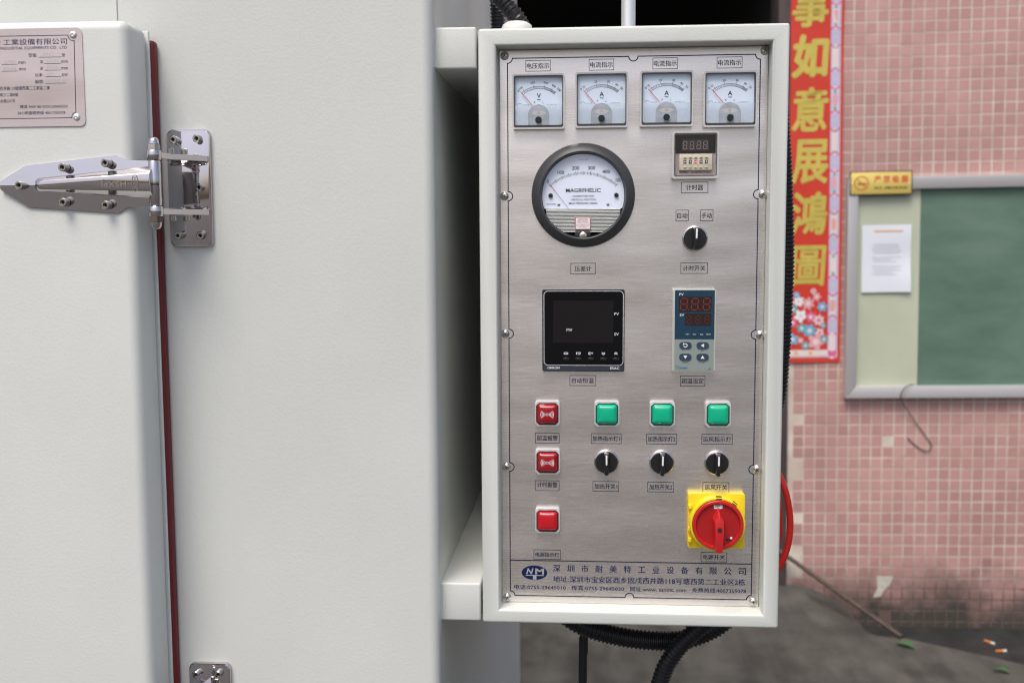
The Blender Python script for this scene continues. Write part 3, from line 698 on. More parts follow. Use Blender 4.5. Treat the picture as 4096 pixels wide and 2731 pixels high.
arm(-464.8, -418.4, 0, 'square lower arm holding the control box')

# ------------------------------------------------------------------ door
g = G(); g.box(-1300, -499, -125, -68.5, -1500, 226, 11, 5); door = part('door', g, 'paint', oven, 'world', label='thick off-white door with rounded edge')
g = G(); g.box(-1300, -498.2, -68.4, -64, -1497, 223.5, 1.5, 2); part('door_lip', g, 'paint', door, 'world')
g = G(); g.box(-1290, -494.6, -63.9, -50.2, -1490, 214, 4, 4); part('door_gasket', g, 'gasket', door, 'world', label='dark red rubber seal between door and cabinet')
# nameplate
Y = -126.2
g = G(); g.prism(rr(-622, 165.6, 148, 104, 6), Y, -125.2, 0.4, 1); npl = part('nameplate', g, 'nameplate', oven, 'world', label='brushed steel maker plate with printed blue lettering')
g = G(); y = Y-0.15
bd = [(-690, 122.2), (-563, 122.6)]+arc(-557.9, 123, 5.2, 180, 95, 6)+[(-556.7, 204)]+arc(-557.2, 209.8, 6.2, 268, 182, 6)+[(-563.4, 209.8), (-690, 210)]
g.line(bd, 0.7, y)
for n_, cx, cz, w_, h_ in [('深圳市耐美特', -664, 203.6, 50, 6.6), ('工業設備有限公司', -600.2, 203.5, 71, 6.4), ('INDUSRTIAL EQUIPMENTS CO . LTD', -602, 196.8, 74.2, 3.5), ('型號:', -603.5, 189.3, 9.5, 4.1), ('型', -569.4, 189, 3.4, 3.4), ('mm', -616, 181.6, 7.6, 2.6),
    ('mm', -615.8, 174.7, 7.3, 2.6), ('深', -594.1, 182.1, 3.7, 3.4), ('mm', -568.5, 181.9, 6.8, 2.6), ('深', -594.4, 175.2, 3.7, 3.4), ('mm', -568.6, 174.9, 7.2, 2.6), ('功率:', -597.4, 168.3, 9.6, 3.9), ('KW', -568.5, 168, 6.3, 3.3),
    ('編號:', -597.5, 161.4, 9.5, 4.1), ('西井路118號塘西第二工業區二棟', -614.1, 154.7, 55.8, 4.2), ('竣工二路8號', -632.2, 147.9, 20.4, 3.8), ('水路555号', -634.3, 141.3, 16.9, 3.8), ('傳真 FAX 86-0755-29645020', -594, 135, 53.4, 3.9), ('24小時服務熱線 400-7355078', -597, 128.3, 53.4, 3.9)]:
    g.text(n_, cx, cz, w_, h_, y)
for x0, x1, zz in ((-638.6, -621, 180.1), (-639, -621, 172.9), (-596.5, -571.8, 187), (-591, -572.8, 180.2), (-591, -573, 173.2), (-590.5, -572.8, 166.5), (-590.8, -568.1, 159.4)):
    g.line([(x0, zz), (x1, zz)], 0.5, y)
part('plate_lettering', g, 'blueink', npl, 'world', smooth=0)
M['stamp'] = mat('stamped_steel', (0.75, 0.68, 0.66), 0.3, 1.0)
g = G()
for n_, cx, cz, w_ in (('2015', -587, 190.3, 13), ('2700', -630, 182.8, 13), ('1530', -630, 175.6, 13), ('1030', -582, 183.2, 13), ('1000', -582, 176.2, 13), ('28', -586, 169.4, 7), ('2015021-02', -579, 162.4, 24)):
    g.text(n_, cx, cz, w_, 3.6, Y-0.25)
part('stamped_figures', g, 'stamp', npl, 'world', smooth=0)
for cx, cz in ((-557.7, 209.9), (-557.8, 123.1)):
    g = G(); g.lathe([(3.9, Y-0.1), (3.8, Y-0.9), (3.0, Y-1.8), (1.6, Y-2.2), (1.4, Y-1.2), (0, Y-1.0)], cx, cz, 20); r_ = part('rivet', g, 'alu', npl, 'world')

# ------------------------------------------------------------------ hinges (built once, copied for the lower one)
HB = (-560, -125, 0)
YS = -125.3
strap = [(-646.2, 49), (-645.5, 46.2), (-616, 27.1), (-515.5, 19.6), (-511.5, 20.6), (-504.3, 26), (-500, 27.6), (-476, 28), (-476, 75.8), (-500, 75.9), (-503.4, 76.6), (-511, 81.4), (-515.5, 82.2), (-616.7, 71.9), (-645.5, 52.2)]
MID = 50.7; ZL = -643.0
lower_half = [(-646.2, MID), (-645.5, 46.2), (-616, 27.1), (-515.5, 19.6), (-504.3, 26), (-476, 28), (-476, MID)]
upper_half = [(-646.2, MID), (-476, MID), (-476, 75.8), (-503.4, 76.6), (-515.5, 82.2), (-616.7, 71.9), (-645.5, 55.2)]
g = G()
for half in (lower_half, upper_half): g.prism(half, YS-4.6, YS, 0.7, 2)
g.xf(lambda x, y, z_: (x, y+(0.10*abs(z_-MID) if y < YS-0.01 else 0), z_))      # shallow crown added so the two halves mirror sky and ground
hinge = part('door_hinge', g, 'chrome', oven, 'world', label='polished steel strap hinge below the maker plate'); st_ = hinge
rib = [(-606.5, 50.7), (-606, 47), (-603, 44.2), (-598, 43.4), (-474, 35.6), (-474, 70.2), (-598, 58.6), (-603, 57.6), (-606, 54.4)]
g = G()
b = bmesh.new(); fr = [b.verts.new((p[0], YS-4.2, p[1])) for p in rib]; fc = b.faces.new(fr)
r2 = []
cxr = -540
top_v = []
for p in rib:
    t = (p[0]+606)/132; mid = 50.7+2.2*t; hw = (p[1]-mid)
    top_v.append(b.verts.new((p[0]+(5 if p[0] < -590 else 0), YS-4.2-4.2-5.5*t, mid+hw*0.55)))
b.faces.remove(fc); b.faces.new(top_v)
for i in range(len(rib)):
    j = (i+1) % len(rib); b.faces.new((fr[i], fr[j], top_v[j], top_v[i]))
bmesh.ops.bevel(b, geom=[e for e in b.edges if e.verts[0] in top_v and e.verts[1] in top_v], offset=1.6, segments=3, profile=0.5, affect='EDGES')
bmesh.ops.recalc_face_normals(b, faces=b.faces[:]); g.bm(b); part('raised_rib', g, 'chrome', st_, 'world', smooth=50)
g = G()
def ribtop(x, z_): t = (x+606)/132; return YS-8.7-5.5*t
g.text('HSXPJ', -514, 51.8, 28, 8, 0, rot=math.pi, bold=0.005)
g.line([(-490.5+3.4*math.cos(a*math.pi/12), 51.6+9.2*math.sin(a*math.pi/12)) for a in range(24)], 0.6, 0, closed=True)
g.text('HSX', -490.5, 51.6, 13, 4.4, 0, rot=-math.pi/2)
g.xf(lambda x, y, z_: (x, ribtop(x, z_)-0.25, z_)); part('embossed_mark', g, 'steel_bolt', st_, 'world', smooth=0)
def cap_bolt(cx, cz, y0, h=8, r=4.6, parent=None):
    g = G(); g.lathe([(r, y0), (r, y0-h+0.8), (r-0.8, y0-h), (2.5, y0-h), (2.5, y0-h+2.5), (0, y0-h+2.5)], cx, cz, 18)
    bt = part('cap_bolt', g, 'steel_bolt', parent, 'world')
    g = G(); g.lathe([(2.3, y0-h+2.3), (0, y0-h+2.3)], cx, cz, 6); part('hex_socket', g, 'hole', parent, 'world')
for cx, cz in ((-620.5, 50.4), (-571, 69.2), (-523.5, 73.6), (-572.3, 31.8), (-525, 28.5)): cap_bolt(cx, cz, YS-4, 8.5, 4.7, hinge)
BX, BY = -473, -127
g = G(); g.lathe([(0, 27.6), (6.2, 27.6), (6.6, 28.2), (6.6, 75.2), (6.2, 75.8), (0, 75.8)], n=28, axis='z', c3=(BX, BY, 0)); part('barrel', g, 'chrome', hinge, 'world')
for z0, z1, nz0, sg in ((76.6, 87.0, 87.0, 1), (16.2, 26.8, 16.2, -1)):
    g = G(); g.lathe([(0, z0), (7.2, z0), (7.6, z0+0.5), (7.6, z1-0.5), (7.2, z1), (0, z1)], n=24, axis='z', c3=(BX, BY, 0))
    kn = part('knuckle', g, 'chrome', hinge, 'world')
    g = G()     # arm running back from the knuckle to the fixing plate
    vs, fs = xy_prism([(BX-7, BY+1), (BX+7, BY+1), (BX+9, -100), (-440, -64), (-438, -55), (-482, -55), (-481, -86), (BX-7.4, -100)], z0+2.2, z1-2.2)
    g.raw(vs, fs); part('hinge_arm', g, 'chrome', hinge, 'world')
    g = G()
    if sg > 0: prof = [(0, nz0+.3), (7, nz0+.3), (7, nz0+6.2), (6, nz0+6.6), (5.6, nz0+10), (4.4, nz0+12.6), (2.2, nz0+13.8), (0, nz0+14.1)]
    else: prof = [(0, nz0-.3), (7, nz0-.3), (7, nz0-6.2), (6, nz0-6.6), (5.6, nz0-10), (4.4, nz0-12.6), (2.2, nz0-13.8), (0, nz0-14.1)]
    g.lathe(prof[:4]+[(0, prof[3][1])], n=6, axis='z', c3=(BX, BY, 0)); g.lathe([(0, prof[3][1])]+[(5.7, prof[3][1])]+prof[4:], n=20, axis='z', c3=(BX, BY, 0))
    part('acorn_nut', g, 'chrome', hinge, 'world')
    for bx, by in ((-468, -92), (-458, -78)):
        g = G(); zt = (z1-1.4) if sg > 0 else (z0+1)
        g.lathe([(0, zt), (3.8, zt), (3.8, zt+sg*5.4), (3.0, zt+sg*6), (0, zt+sg*6)], n=16, axis='z', c3=(bx, by, 0)); part('adjusting_screw', g, 'steel_bolt', hinge, 'world')
    g = G(); rnd = random.Random(4)
    zz = z0+1 if sg > 0 else z1-1.4
    g.tube([(-483+6*k, -57+rnd.uniform(-1, .5), zz-sg*0.5+rnd.uniform(-.6, .6)) for k in range(8)], 2.0, 8, 2); part('weld_bead', g, 'chrome', hinge, 'world')
g = G(); g.prism(rr(-461.5, 49, 50, 132.5, 6), -56, -50.3, 2.6, 4); fp = part('fixing_plate', g, 'chrome', hinge, 'world')
for cx, cz in ((-476.5, 103.5), (-449, 104.4), (-448.4, 49.5), (-475, -5), (-448.6, -5)): cap_bolt(cx, cz, -56, 7.5, 4.6, hinge)
h2 = copy_tree(hinge, oven, hinge.location+Vector((0.004, 0, -0.629)), 'second steel hinge at the bottom edge of the picture')

# ================================================================== CONTROL BOX
boxo = thing('control_box', 'off-white control box with stainless instrument panel beside the oven', 'control box', (42, 170, -466.5))
def enclosure():
    b = bmesh.new()
    o = (-131.5, 216.4, -466.4, 226.2); i = (-111.2, 197.9, -450.2, 206.8)
    yf, yi, yb = -28, 2.2, 620  # back stretched deep so the gap beside the oven stays dark
    def q(e, y): return [b.verts.new((x, y, z_)) for x, z_ in ((e[0], e[2]), (e[1], e[2]), (e[1], e[3]), (e[0], e[3]))]
    of, inf, ini, ob = q(o, yf), q(i, yf), q(i, yi), q(o, yb)
    for k in range(4):
        j = (k+1) % 4
        b.faces.new((of[k], of[j], inf[j], inf[k])); b.faces.new((inf[k], inf[j], ini[j], ini[k])); b.faces.new((of[j], of[k], ob[k], ob[j]))
    b.faces.new(ini); b.faces.new(ob[::-1])
    b.edges.ensure_lookup_table()
    S_of, S_in, S_ob = set(of), set(inf), set(ob)
    e1 = [e for e in b.edges if (e.verts[0] in S_of and e.verts[1] in S_of) or (e.verts[0] in S_of and e.verts[1] in S_ob) or (e.verts[0] in S_ob and e.verts[1] in S_of)]
    e2 = [e for e in b.edges if e.verts[0] in S_in and e.verts[1] in S_in]
    bmesh.ops.bevel(b, geom=e1+e2, offset=3.2, segments=4, profile=0.5, affect='EDGES')
    bmesh.ops.recalc_face_normals(b, faces=b.faces[:])
    return G().bm(b)
part('enclosure', enclosure(), 'paint_fine', boxo, 'world')
g = G(); g.lathe([(0, 226.3), (8.4, 226.3), (8.4, 560), (0, 560)], n=24, axis='z', c3=(40.5, 60, 0)); mast = part('mast', g, 'alu', boxo, 'world', label='aluminium signal lamp mast on the box top')
g = G(); g.lathe([(0, 226.3), (11, 226.3), (11, 229.4), (8.5, 229.4)], n=24, axis='z', c3=(40.5, 60, 0)); part('mast_collar', g, 'blackmatte', mast, 'world')
g = G(); g.lathe([(0, 226.3), (18.4, 226.3), (18.4, 233.5), (16.8, 238), (12, 241.2), (5, 242.6), (0, 242.8)], n=32, axis='z', c3=(-90.5, 22, 0)); part('round_cap', g, 'whiteplastic', boxo, 'world', label='round white plastic cap on top of the box')

# instrument panel
g = G(); g.box(-109.6, 197.4, 0, 2, -450, 205.8, 0.4, 1)
pan = part('instrument_panel', g, 'brushed', boxo, 'world', label='brushed stainless panel with blue printed border')
YP = -0.18
g = G()
L_, R_, T_, B_ = -100.2, 188.6, 196.7, -441.6
bd = arc(L_, T_, 5.6, 0, -90, 8)                                    # concave corner, top-left (from top edge to left edge)
path = list(bd)
for zc in (38.8, -122.8, -283.2): path += arc(L_, zc, 5.3, 90, -90, 12)
path += arc(L_, B_, 5.4, 90, 0, 8)
path += arc(43.7, B_, 5.3, 180, 0, 12)
path += arc(R_, B_, 5.6, 180, 90, 8)
for zc in (-283.2, -123.4, 38.8): path += arc(R_, zc, 5.3, 270, 90, 12)
path += arc(R_, T_, 5.6, 270, 180, 8)
path += arc(44.7, T_, 5.3, 0, -180, 12)
g.line(path, 1.15, YP, closed=True); g.line([(L_, -397.8), (R_, -397.8)], 1.15, YP-0.02)
part('printed_border', g, 'navy', pan, 'world', smooth=0)
caps = [('电压指示', -64.8, 187.8, 28.3, 12.1), ('电流指示', 8.2, 187.9, 28.3, 12.3), ('电流指示', 81.1, 188.2, 28.2, 12.3), ('电流指示', 153.9, 188, 28.3, 12.3),
 ('计时器', 116, 47.2, 30.5, 12.3), ('自动', 102.2, 15.1, 14.5, 12.4), ('手动', 130.2, 15.1, 14.5, 12.4), ('计时开关', 116.5, -45.8, 30.6, 12.3), ('压差计', -12.6, -45.9, 28.8, 12.3),
 ('自动恒温', -12.7, -178.3, 30.6, 12.1), ('超温设定', 116.3, -178.2, 28.6, 12), ('超温报警', -55, -247.8, 28.6, 12), ('加热指示灯1', 15.2, -247.8, 35.6, 11.9), ('加热指示灯2', 80.6, -247.6, 35.6, 11.9), ('运风指示灯', 145.6, -247.4, 35.6, 11.9),
 ('计时报警', -55.2, -305.6, 28.6, 12), ('加热开关1', 14.9, -305.6, 30.7, 11.8), ('加热开关2', 80, -305.6, 30.7, 11.8), ('运风开关', 145, -305.2, 30.6, 11.8), ('电源指示灯', -55.3, -390.3, 32.2, 11.6), ('电源开关', 143.8, -390.1, 30.4, 11.4)]
TW = {'计时器': 19.4, '自动': 11.8, '手动': 11.8, '压差计': 19.4, '加热指示灯1': 32.5, '加热指示灯2': 32.5, '运风指示灯': 33.2, '加热开关1': 27, '加热开关2': 27, '电源指示灯': 28.5, '超温报警': 25.2, '计时报警': 24}
for t_, cx, cz, w_, h_ in caps:
    g = G(); g.line([(cx-w_/2, cz-h_/2), (cx+w_/2, cz-h_/2), (cx+w_/2, cz+h_/2), (cx-w_/2, cz+h_/2)], 0.6, YP, closed=True)
    dz_ = 1.2 if t_ == '计时报警' else 0
    g.fat(t_, cx, cz+dz_, TW.get(t_, 26), 6.3 if t_ not in ('电源开关', '电源指示灯') else 5.6, YP-0.02, 0.12)
    part('printed_caption', g, 'navy' if cz < -100 else 'ink', pan, 'world', smooth=0)
g = G()
lg = [(-70.9+15.5*math.cos(a*math.pi/24), -413+8.9*math.sin(a*math.pi/24)) for a in range(48)]
g.face(lg, YP); lo = part('printed_emblem', g, 'blueink', pan, 'world', smooth=0, label='dark blue oval emblem with pale letters')
M['emblem'] = mat('bare_emblem', (0.50, 0.50, 0.52), 0.4, 0.5)
g = G()
g.text('N', -76.5, -411.2, 9, 7.2, YP-0.1, bold=0.03, shear=0.25); g.text('M', -64.6, -411.2, 10.6, 7.2, YP-0.1, bold=0.03)
g.line([(-81.5, -416.2), (-59.5, -416.2)], 1.1, YP-0.12); g.line([(-70.6, -416.6), (-70.6, -421.4)], 4.2, YP-0.11)
o = part('emblem_letters', g, 'emblem', pan, 'world', smooth=0)
g = G()
cc = '深圳市耐美特工业设备有限公司'
for k, ch in enumerate(cc): g.fat(ch, -44.0+(177.5+44.0)*k/13, -406.9, 8.6, 8.6 if ch not in '工' else 7.4, YP, 0.17)
part('printed_company_name', g, 'blueink', pan, 'world', smooth=0)
g = G(); g.fat('地址:深圳市宝安区西乡固戌西井路118号塘西第二工业区2栋', 66.6, -420.4, 229.5, 7.8, YP, 0.13); part('printed_address', g, 'blueink', pan, 'world', smooth=0)
g = G()
for t_, x0, x1 in (('电话:0755-29645010', -95.3, -33), ('传真:0755-29645020', -26.2, 37.2), ('网址:www. sznmt. com', 44.5, 111.5), ('免费热线:4007355078', 118.5, 182.4)):
    g.fat(t_, (x0+x1)/2, -431, x1-x0, 5.6, YP, 0.1)
part('printed_phone_line', g, 'blueink', pan, 'world', smooth=0)
# panel screws
def screw_mesh():
    g = G(); g.lathe([(5.0, 0), (5.0, -0.7), (4.4, -1.9), (3.0, -2.9), (1.4, -3.3), (0, -3.35)], 0, 0, 20); return g
smh = mesh_of('panel_screw', screw_mesh(), 'screw')
gx = G(); gx.line([(-2.4, 0), (2.4, 0)], 0.9, -3.45); gx.line([(0, -2.4), (0, 2.4)], 0.9, -3.5)
smx = mesh_of('cross_slot', gx, 'hole', 0)
for k, (x, z_) in enumerate(((-103.5, 199.7), (-104.6, 38.8), (-104.6, -122.7), (-104.2, -283), (-104.1, -444.3), (193.3, 200.7), (194, 38.8), (194, -123.6), (192.8, -282.9), (191, -444))):
    s_ = bpy.data.objects.new('panel_screw', smh); COL.objects.link(s_); s_.parent = boxo; s_.location = (Vector((x, -0.1, z_))-WL[boxo])/1000; s_.rotation_euler = (0, random.uniform(0, 1.5), 0)
    x_ = bpy.data.objects.new('cross_slot', smx); COL.objects.link(x_); x_.parent = s_

# ---------------- panel meters
def meter(cx, cz, unit, nums, name, label):
    at = (cx, -0.1, cz)
    g = G(); g.ring(rr(0, 0, 60, 62.6, 2.2), rr(0, 0, 56.8, 58.8, 2.0), -9, 0)
    m_ = part(name, g, 'rim', boxo, at, label=label)
    g = G(); g.box(-29.6, 29.6, -2.5, 0, -31, -28.6, 0.6, 1); part('lower_lip', g, 'rim', m_, at)
    g = G(); g.ring(rr(0, 0.2, 56.7, 58.7, 2.0), rr(0, 0.8, 54.6, 55.2, 2.4), -8.4, -2); part('dark_gasket', g, 'blackmatte', m_, at)
    g = G(); g.face(rr(0, 0.8, 55.2, 56, 2.6), -3); part('dial_plate', g, 'dial', m_, at, smooth=0)
    pz = -12.6; g = G(); y = -3.2
    g.line(arc(0, pz, 30.4, 49.4, 130.6, 30), 0.32, y); g.line(arc(0, pz, 27.8, 49.4, 130.6, 30), 0.32, y)
    angs = [-40.6, -33.8, -11.6, 12.8, 29.4, 39.8]; cnt = [1, 6, 10, 10, 8]
    def pol(a, r): return (r*math.sin(math.radians(a)), pz+r*math.cos(math.radians(a)))
    for k in range(5):
        for j in range(cnt[k]):
            a = angs[k]+(angs[k+1]-angs[k])*j/cnt[k]; g.line([pol(a, 27.8), pol(a, 30.4 if j else 32.2)], 0.25 if j else 0.36, y-0.02)
    g.line([pol(39.8, 27.8), pol(39.8, 32.0)], 0.36, y-0.02)
    part('scale_marks', g, 'ink', m_, at, smooth=0)
    g = G()
    for a, n_ in zip([-42.5, -36, -11.2, 13.4, 30, 41.5], nums):
        p = pol(a, 34.6 if len(n_) < 3 else 35.2); g.text(n_, p[0], p[1], None, 2.6, y, rot=-math.radians(a), bold=0.004)
    g.text(unit, 0.2, 7.0, None, 5.2, y, bold=0.018); g.text('~', 0.2, 2.6, 4.0, 1.4, y, bold=0.01)
    g.text('K', -4.4, -0.4, 1.8, 2.2, y); g.line([(4.9, 0.8), (4.9, -1.4)], 0.2, y); g.line([(3.6, -1.4), (6.2, -1.4)], 0.25, y)
    g.text('CLASS 2.5', 15.5, -3.3, 11, 1.7, y); g.text('YY 60', -14.5, -3.4, 7, 1.7, y); g.line(arc(-21.6, -4.4, 3, 20, 160, 6), 0.3, y)
    part('dial_lettering', g, 'ink', m_, at, smooth=0)
    g = G(); g.prism(arc(0, -15.5, 12.4, 0, 180, 16)+[(-12.4, -26.5), (12.4, -26.5)], -4.6, -3.2, 0.4, 1); part('movement_cover', g, 'mech', m_, at)
    g = G(); g.face([(8.2*math.cos(a*math.pi/10), -12.6+2.6*math.sin(a*math.pi/10)) for a in range(20)], -4.8); part('coil', g, 'coil', m_, at, smooth=0)
    g = G(); g.disc(0, -12.6, 2.0, -5.0, 10); part('hub_mark', g, 'redink', m_, at, smooth=0)
    g = G(); g.line([pol(-40.6, 6), pol(-40.6, 30.2)], 0.8, -5.2); part('needle', g, 'redink', m_, at, smooth=0)
    g = G(); g.box(-27.1, 27.1, -7.4, -6.6, -26.6, -3.9); part('frosted_shield', g, 'frost', m_, at, smooth=0)
    g = G(); g.lathe([(3.7, -7.4), (3.7, -10.2), (3.1, -10.8), (0, -10.8)], 0, -20.8, 20); zs = part('zero_screw', g, 'black', m_, at)
    g = G(); g.prism(rr(0, 0.6, 57.2, 59.4, 2.4), -9.4, -8.8, 0.3, 1); part('clear_cover', g, 'clear', m_, at)
    return m_
meter(-64, 146.4, 'V', ['0', '100', '200', '300', '400', '500'], 'voltmeter', 'square voltmeter with 500 volt scale and red needle')
A_ = ['0', '10', '20', '30', '40', '50']
meter(8.4, 147.2, 'A', A_, 'ammeter', 'square ammeter next to the voltmeter')
meter(82.5, 147.6, 'A', A_, 'ammeter', 'square ammeter between two other ammeters')
meter(154.4, 146.3, 'A', A_, 'ammeter', 'square ammeter above the digital timer, last of the row')

# ---------------- differential pressure gauge
at = (-12.6, -0.1, 39.1)
g = G(); g.lathe([(58, 0), (60, -0.8), (60, -4), (59.2, -5.4), (51.5, -12.8), (50.2, -13.2), (49.4, -12.6), (48.6, -9.0), (48.0, -3)], 0, 0, 72, cap=False)
pg = part('pressure_gauge', g, 'bezelgrey', boxo, at, label='large round pressure gauge in a dark grey bezel')
g = G(); g.lathe([(49.5, -2.5), (0, -2.5)], 0, 0, 64); part('gauge_back', g, 'black', pg, at)
def dial_outline(r, zc): 
    a0 = math.degrees(math.asin(zc/r)); return arc(0, 0, r, a0, 180-a0, 48)
g = G(); g.prism(dial_outline(47.6, -15.2), -3.6, -2.6); part('dial_plate', g, 'dial2', pg, at, smooth=0)
y = -3.8; pz = -34.3; g = G()
for k in range(51):
    a = -40+80*k/50; big = k % 5 == 0; r0 = 58.3 if not big else 57.6; r1 = 61.2 if not big else 61.8
    g.line([(r0*math.sin(math.radians(a)), pz+r0*math.cos(math.radians(a))), (r1*math.sin(math.radians(a)), pz+r1*math.cos(math.radians(a)))], 0.46 if not big else 0.75, y)
part('scale_marks', g, 'ink', pg, at, smooth=0)
g = G()
for t_, x, z_ in (('0', -40.9, 16.3), ('100', -25.8, 26.4), ('200', -8.7, 31.3), ('300', 9.7, 31.3), ('400', 26.6, 26.8), ('500', 40.3, 17.1)):
    g.text(t_, x, z_, None if t_ not in ('500', '0') else (6.2 if t_ == '500' else 2.6), 4.3, y, bold=0.012 if t_ not in ('500', '0') else 0.0)
g.text('MAGRFHELIC', 0.1, 5.7, 40.5, 4.6, y, bold=0.016)
g.text('CALIBRATED FOR', 0.2, -0.9, 24.8, 2.2, y, bold=0.005); g.text('VERTICAL POSITION', 0.2, -5.1, 28.5, 2.2, y, bold=0.005); g.text('MAX PRESSURE 100kPa', 0.1, -9.3, 33, 2.3, y, bold=0.005)
g.text('2000-500Pa', -37, -10, 11, 1.5, y)
part('dial_lettering', g, 'ink', pg, at, smooth=0)
g = G(); g.text('pascals', 0.4, 41, 10.3, 2.2, y); part('faint_lettering', g, 'greyink', pg, at, smooth=0)
g = G()
for x in (-37.7, 38.4): g = G(); g.lathe([(2.6, -3.6), (2.6, -5.2), (2.0, -6), (0, -6.2)], x, 0, 16); part('stop_pin', g, 'black', pg, at)
g = G()
for x in (-28.2, 28.8): g = G(); g.lathe([(1.9, -3.6), (1.7, -4.5), (0, -4.9)], x, -10.3, 12); part('dial_screw', g, 'screw', pg, at)
g = G(); a = math.radians(-38.2)
n0 = (-37.2, 11.4); n1 = (-31.9, 4.1); n2 = (-16.6, -15.6)
g.line([n1, n0], 0.7, -5.6); nd = part('needle', g, 'redink', pg, at, smooth=0)
g = G(); g.line([n2, n1], 0.36, -5.6); part('needle_shaft', g, 'ink', nd, at, smooth=0)
g = G()
for k in range(17):
    z0 = -15.6-k*1.62; t = k/16; hw = 43.2-3.2*t if t < 0.45 else 41.8-(t-0.45)/0.55*17.4
    zz = [(z0-0.02), (z0-0.86), (z0-1.1)]
    g.raw([(-hw, -3.4, zz[0]), (hw, -3.4, zz[0]), (hw, -5.4, zz[1]), (-hw, -5.4, zz[1]), (hw, -3.4, zz[2]), (-hw, -3.4, zz[2])], [(3, 2, 1, 0), (5, 4, 2, 3)])
part('ribbed_cover', g, 'ribmetal', pg, at, smooth=0, label='bright horizontally ribbed plate in the gauge')
g = G(); g.prism(rr(-0.2, -32.2, 17.8, 14.4, 1.2), -6.4, -5.6, 0.2, 1); cl = part('caution_label', g, 'white', pg, at)
g = G(); g.line(rr(-0.2, -32.2, 17.2, 13.8, 1.2, 3), 0.55, -6.6, closed=True)
for t_, z_, w_, h_ in (('CAUTION', -27.7, 10.6, 1.9), ('MAX. PRESSURE', -30.0, 12, 1.2), ('15 PSIG (100 kPa)', -32.2, 13, 1.2), ('MAX. TEMPERATURE', -34.6, 14.6, 1.2), ('140°F (60°C)', -36.8, 9.5, 1.3)):
    g.text(t_, -0.2, z_, w_, h_, -6.6, bold=0.006)
part('caution_lettering', g, 'redink', cl, at, smooth=0)
g = G(); g.box(-9.5, 9, -9.5, -3, -52, -42, 0.8, 2); part('adjuster_tab', g, 'black', pg, at)
g = G(); g.lathe([(4.4, -9.5), (4.4, -11), (3.6, -11.6), (0, -11.6)], 0.2, -46.9, 20); zs = part('zero_adjuster', g, 'screw', pg, at)
g = G(); g.lathe([(2.3, -11.65), (2.1, -12.2), (0, -12.3)], 0.2, -46.9, 14); part('brass_screw', g, 'brass', pg, at)
g = G(); prof = [(48.6, -8.6)]+[(48.6*math.cos(math.radians(a)), -8.6-4.6*math.sin(math.radians(a))) for a in (15, 30, 45, 60, 75, 88)]+[(0, -13.2)]
g.lathe(prof, 0, 0, 64, cap=False); part('clear_crystal', g, 'clear', pg, at)

# ---------------- digital timer under a clear cover
at = (115.8, -0.1, 83.9); s_ = 46/378
tm_ = None
g = G(); g.ring(rr(-0.2, -0.4, 52.8, 53.4, 2.6), rr(-0.2, -0.2, 48.6, 49.2, 2.0), -13, 0); tm_ = part('digital_timer', g, 'rim', boxo, at, label='digital timer with thumbwheels under a clear cover')
g = G(); g.prism(rr(0, 0, 46.2, 46, 1), -8, 0, 0.4, 1); part('timer_face', g, 'mauve', tm_, at)
g = G(); g.box(-22.8, 22.8, -8.6, -8.1, 1.8, 22.8, 0.15, 1); part('display_window', g, 'glossblack', tm_, at)
g = G(); g.box(-15.5, 15.2, -8.75, -8.65, 4.6, 17.2); part('display_field', g, 'segwin', tm_, at, smooth=0)
g = G()
for x in (-12.0, -4.2, 3.6, 11.0): g = G(); seg8(g, x, 10.9, 4.0, 8.6, 0.62, -8.85); part('display_digit', g, 'segoff', tm_, at, smooth=0)
g = G(); g.box(-18.4, 18.8, -10.6, -8.05, -17.4, 0.9, 0.5, 2); tp = part('thumbwheel_panel', g, 'cream', tm_, at)
g = G(); g.line([(-16.5, -4.4), (17.5, -4.4)], 0.25, -10.7); g.line([(-16.5, -11.8), (17.5, -11.8)], 0.25, -10.7); part('panel_groove', g, 'mauve', tp, at, smooth=0)
for k in range(5):
    x = -12.1+6.08*k
    g = G(); g.box(x-1.6, x+1.6, -10.75, -10.65, -10.2, -6.0); wv = part('thumbwheel', g, 'ink' if k != 2 else 'redink', tm_, at, smooth=0)
    g = G(); g.text('9' if k != 2 else 'H', x, -8.1, None, 2.6, -10.85, bold=0.01); part('wheel_figure', g, 'white', wv, at, smooth=0)
    for z_ in (-2.6, -14.0):
        g = G(); g.box(x-1.5, x+1.5, -12.2, -10.5, z_-0.9, z_+0.9, 0.3, 1); part('step_button', g, 'cream', tm_, at)
g = G(); g.text('SYKJ', -13.6, -19.9, 9.4, 2.7, -8.2, bold=0.012); g.text('JS48S(DH48S)', 6.6, -19.9, 21.4, 2.1, -8.2, bold=0.008); part('timer_lettering', g, 'ink', tm_, at, smooth=0)
g = G(); g.prism(rr(-0.2, -0.2, 50.4, 51, 2.4), -13.6, -12.9, 0.3, 1); part('clear_cover', g, 'clear', tm_, at)

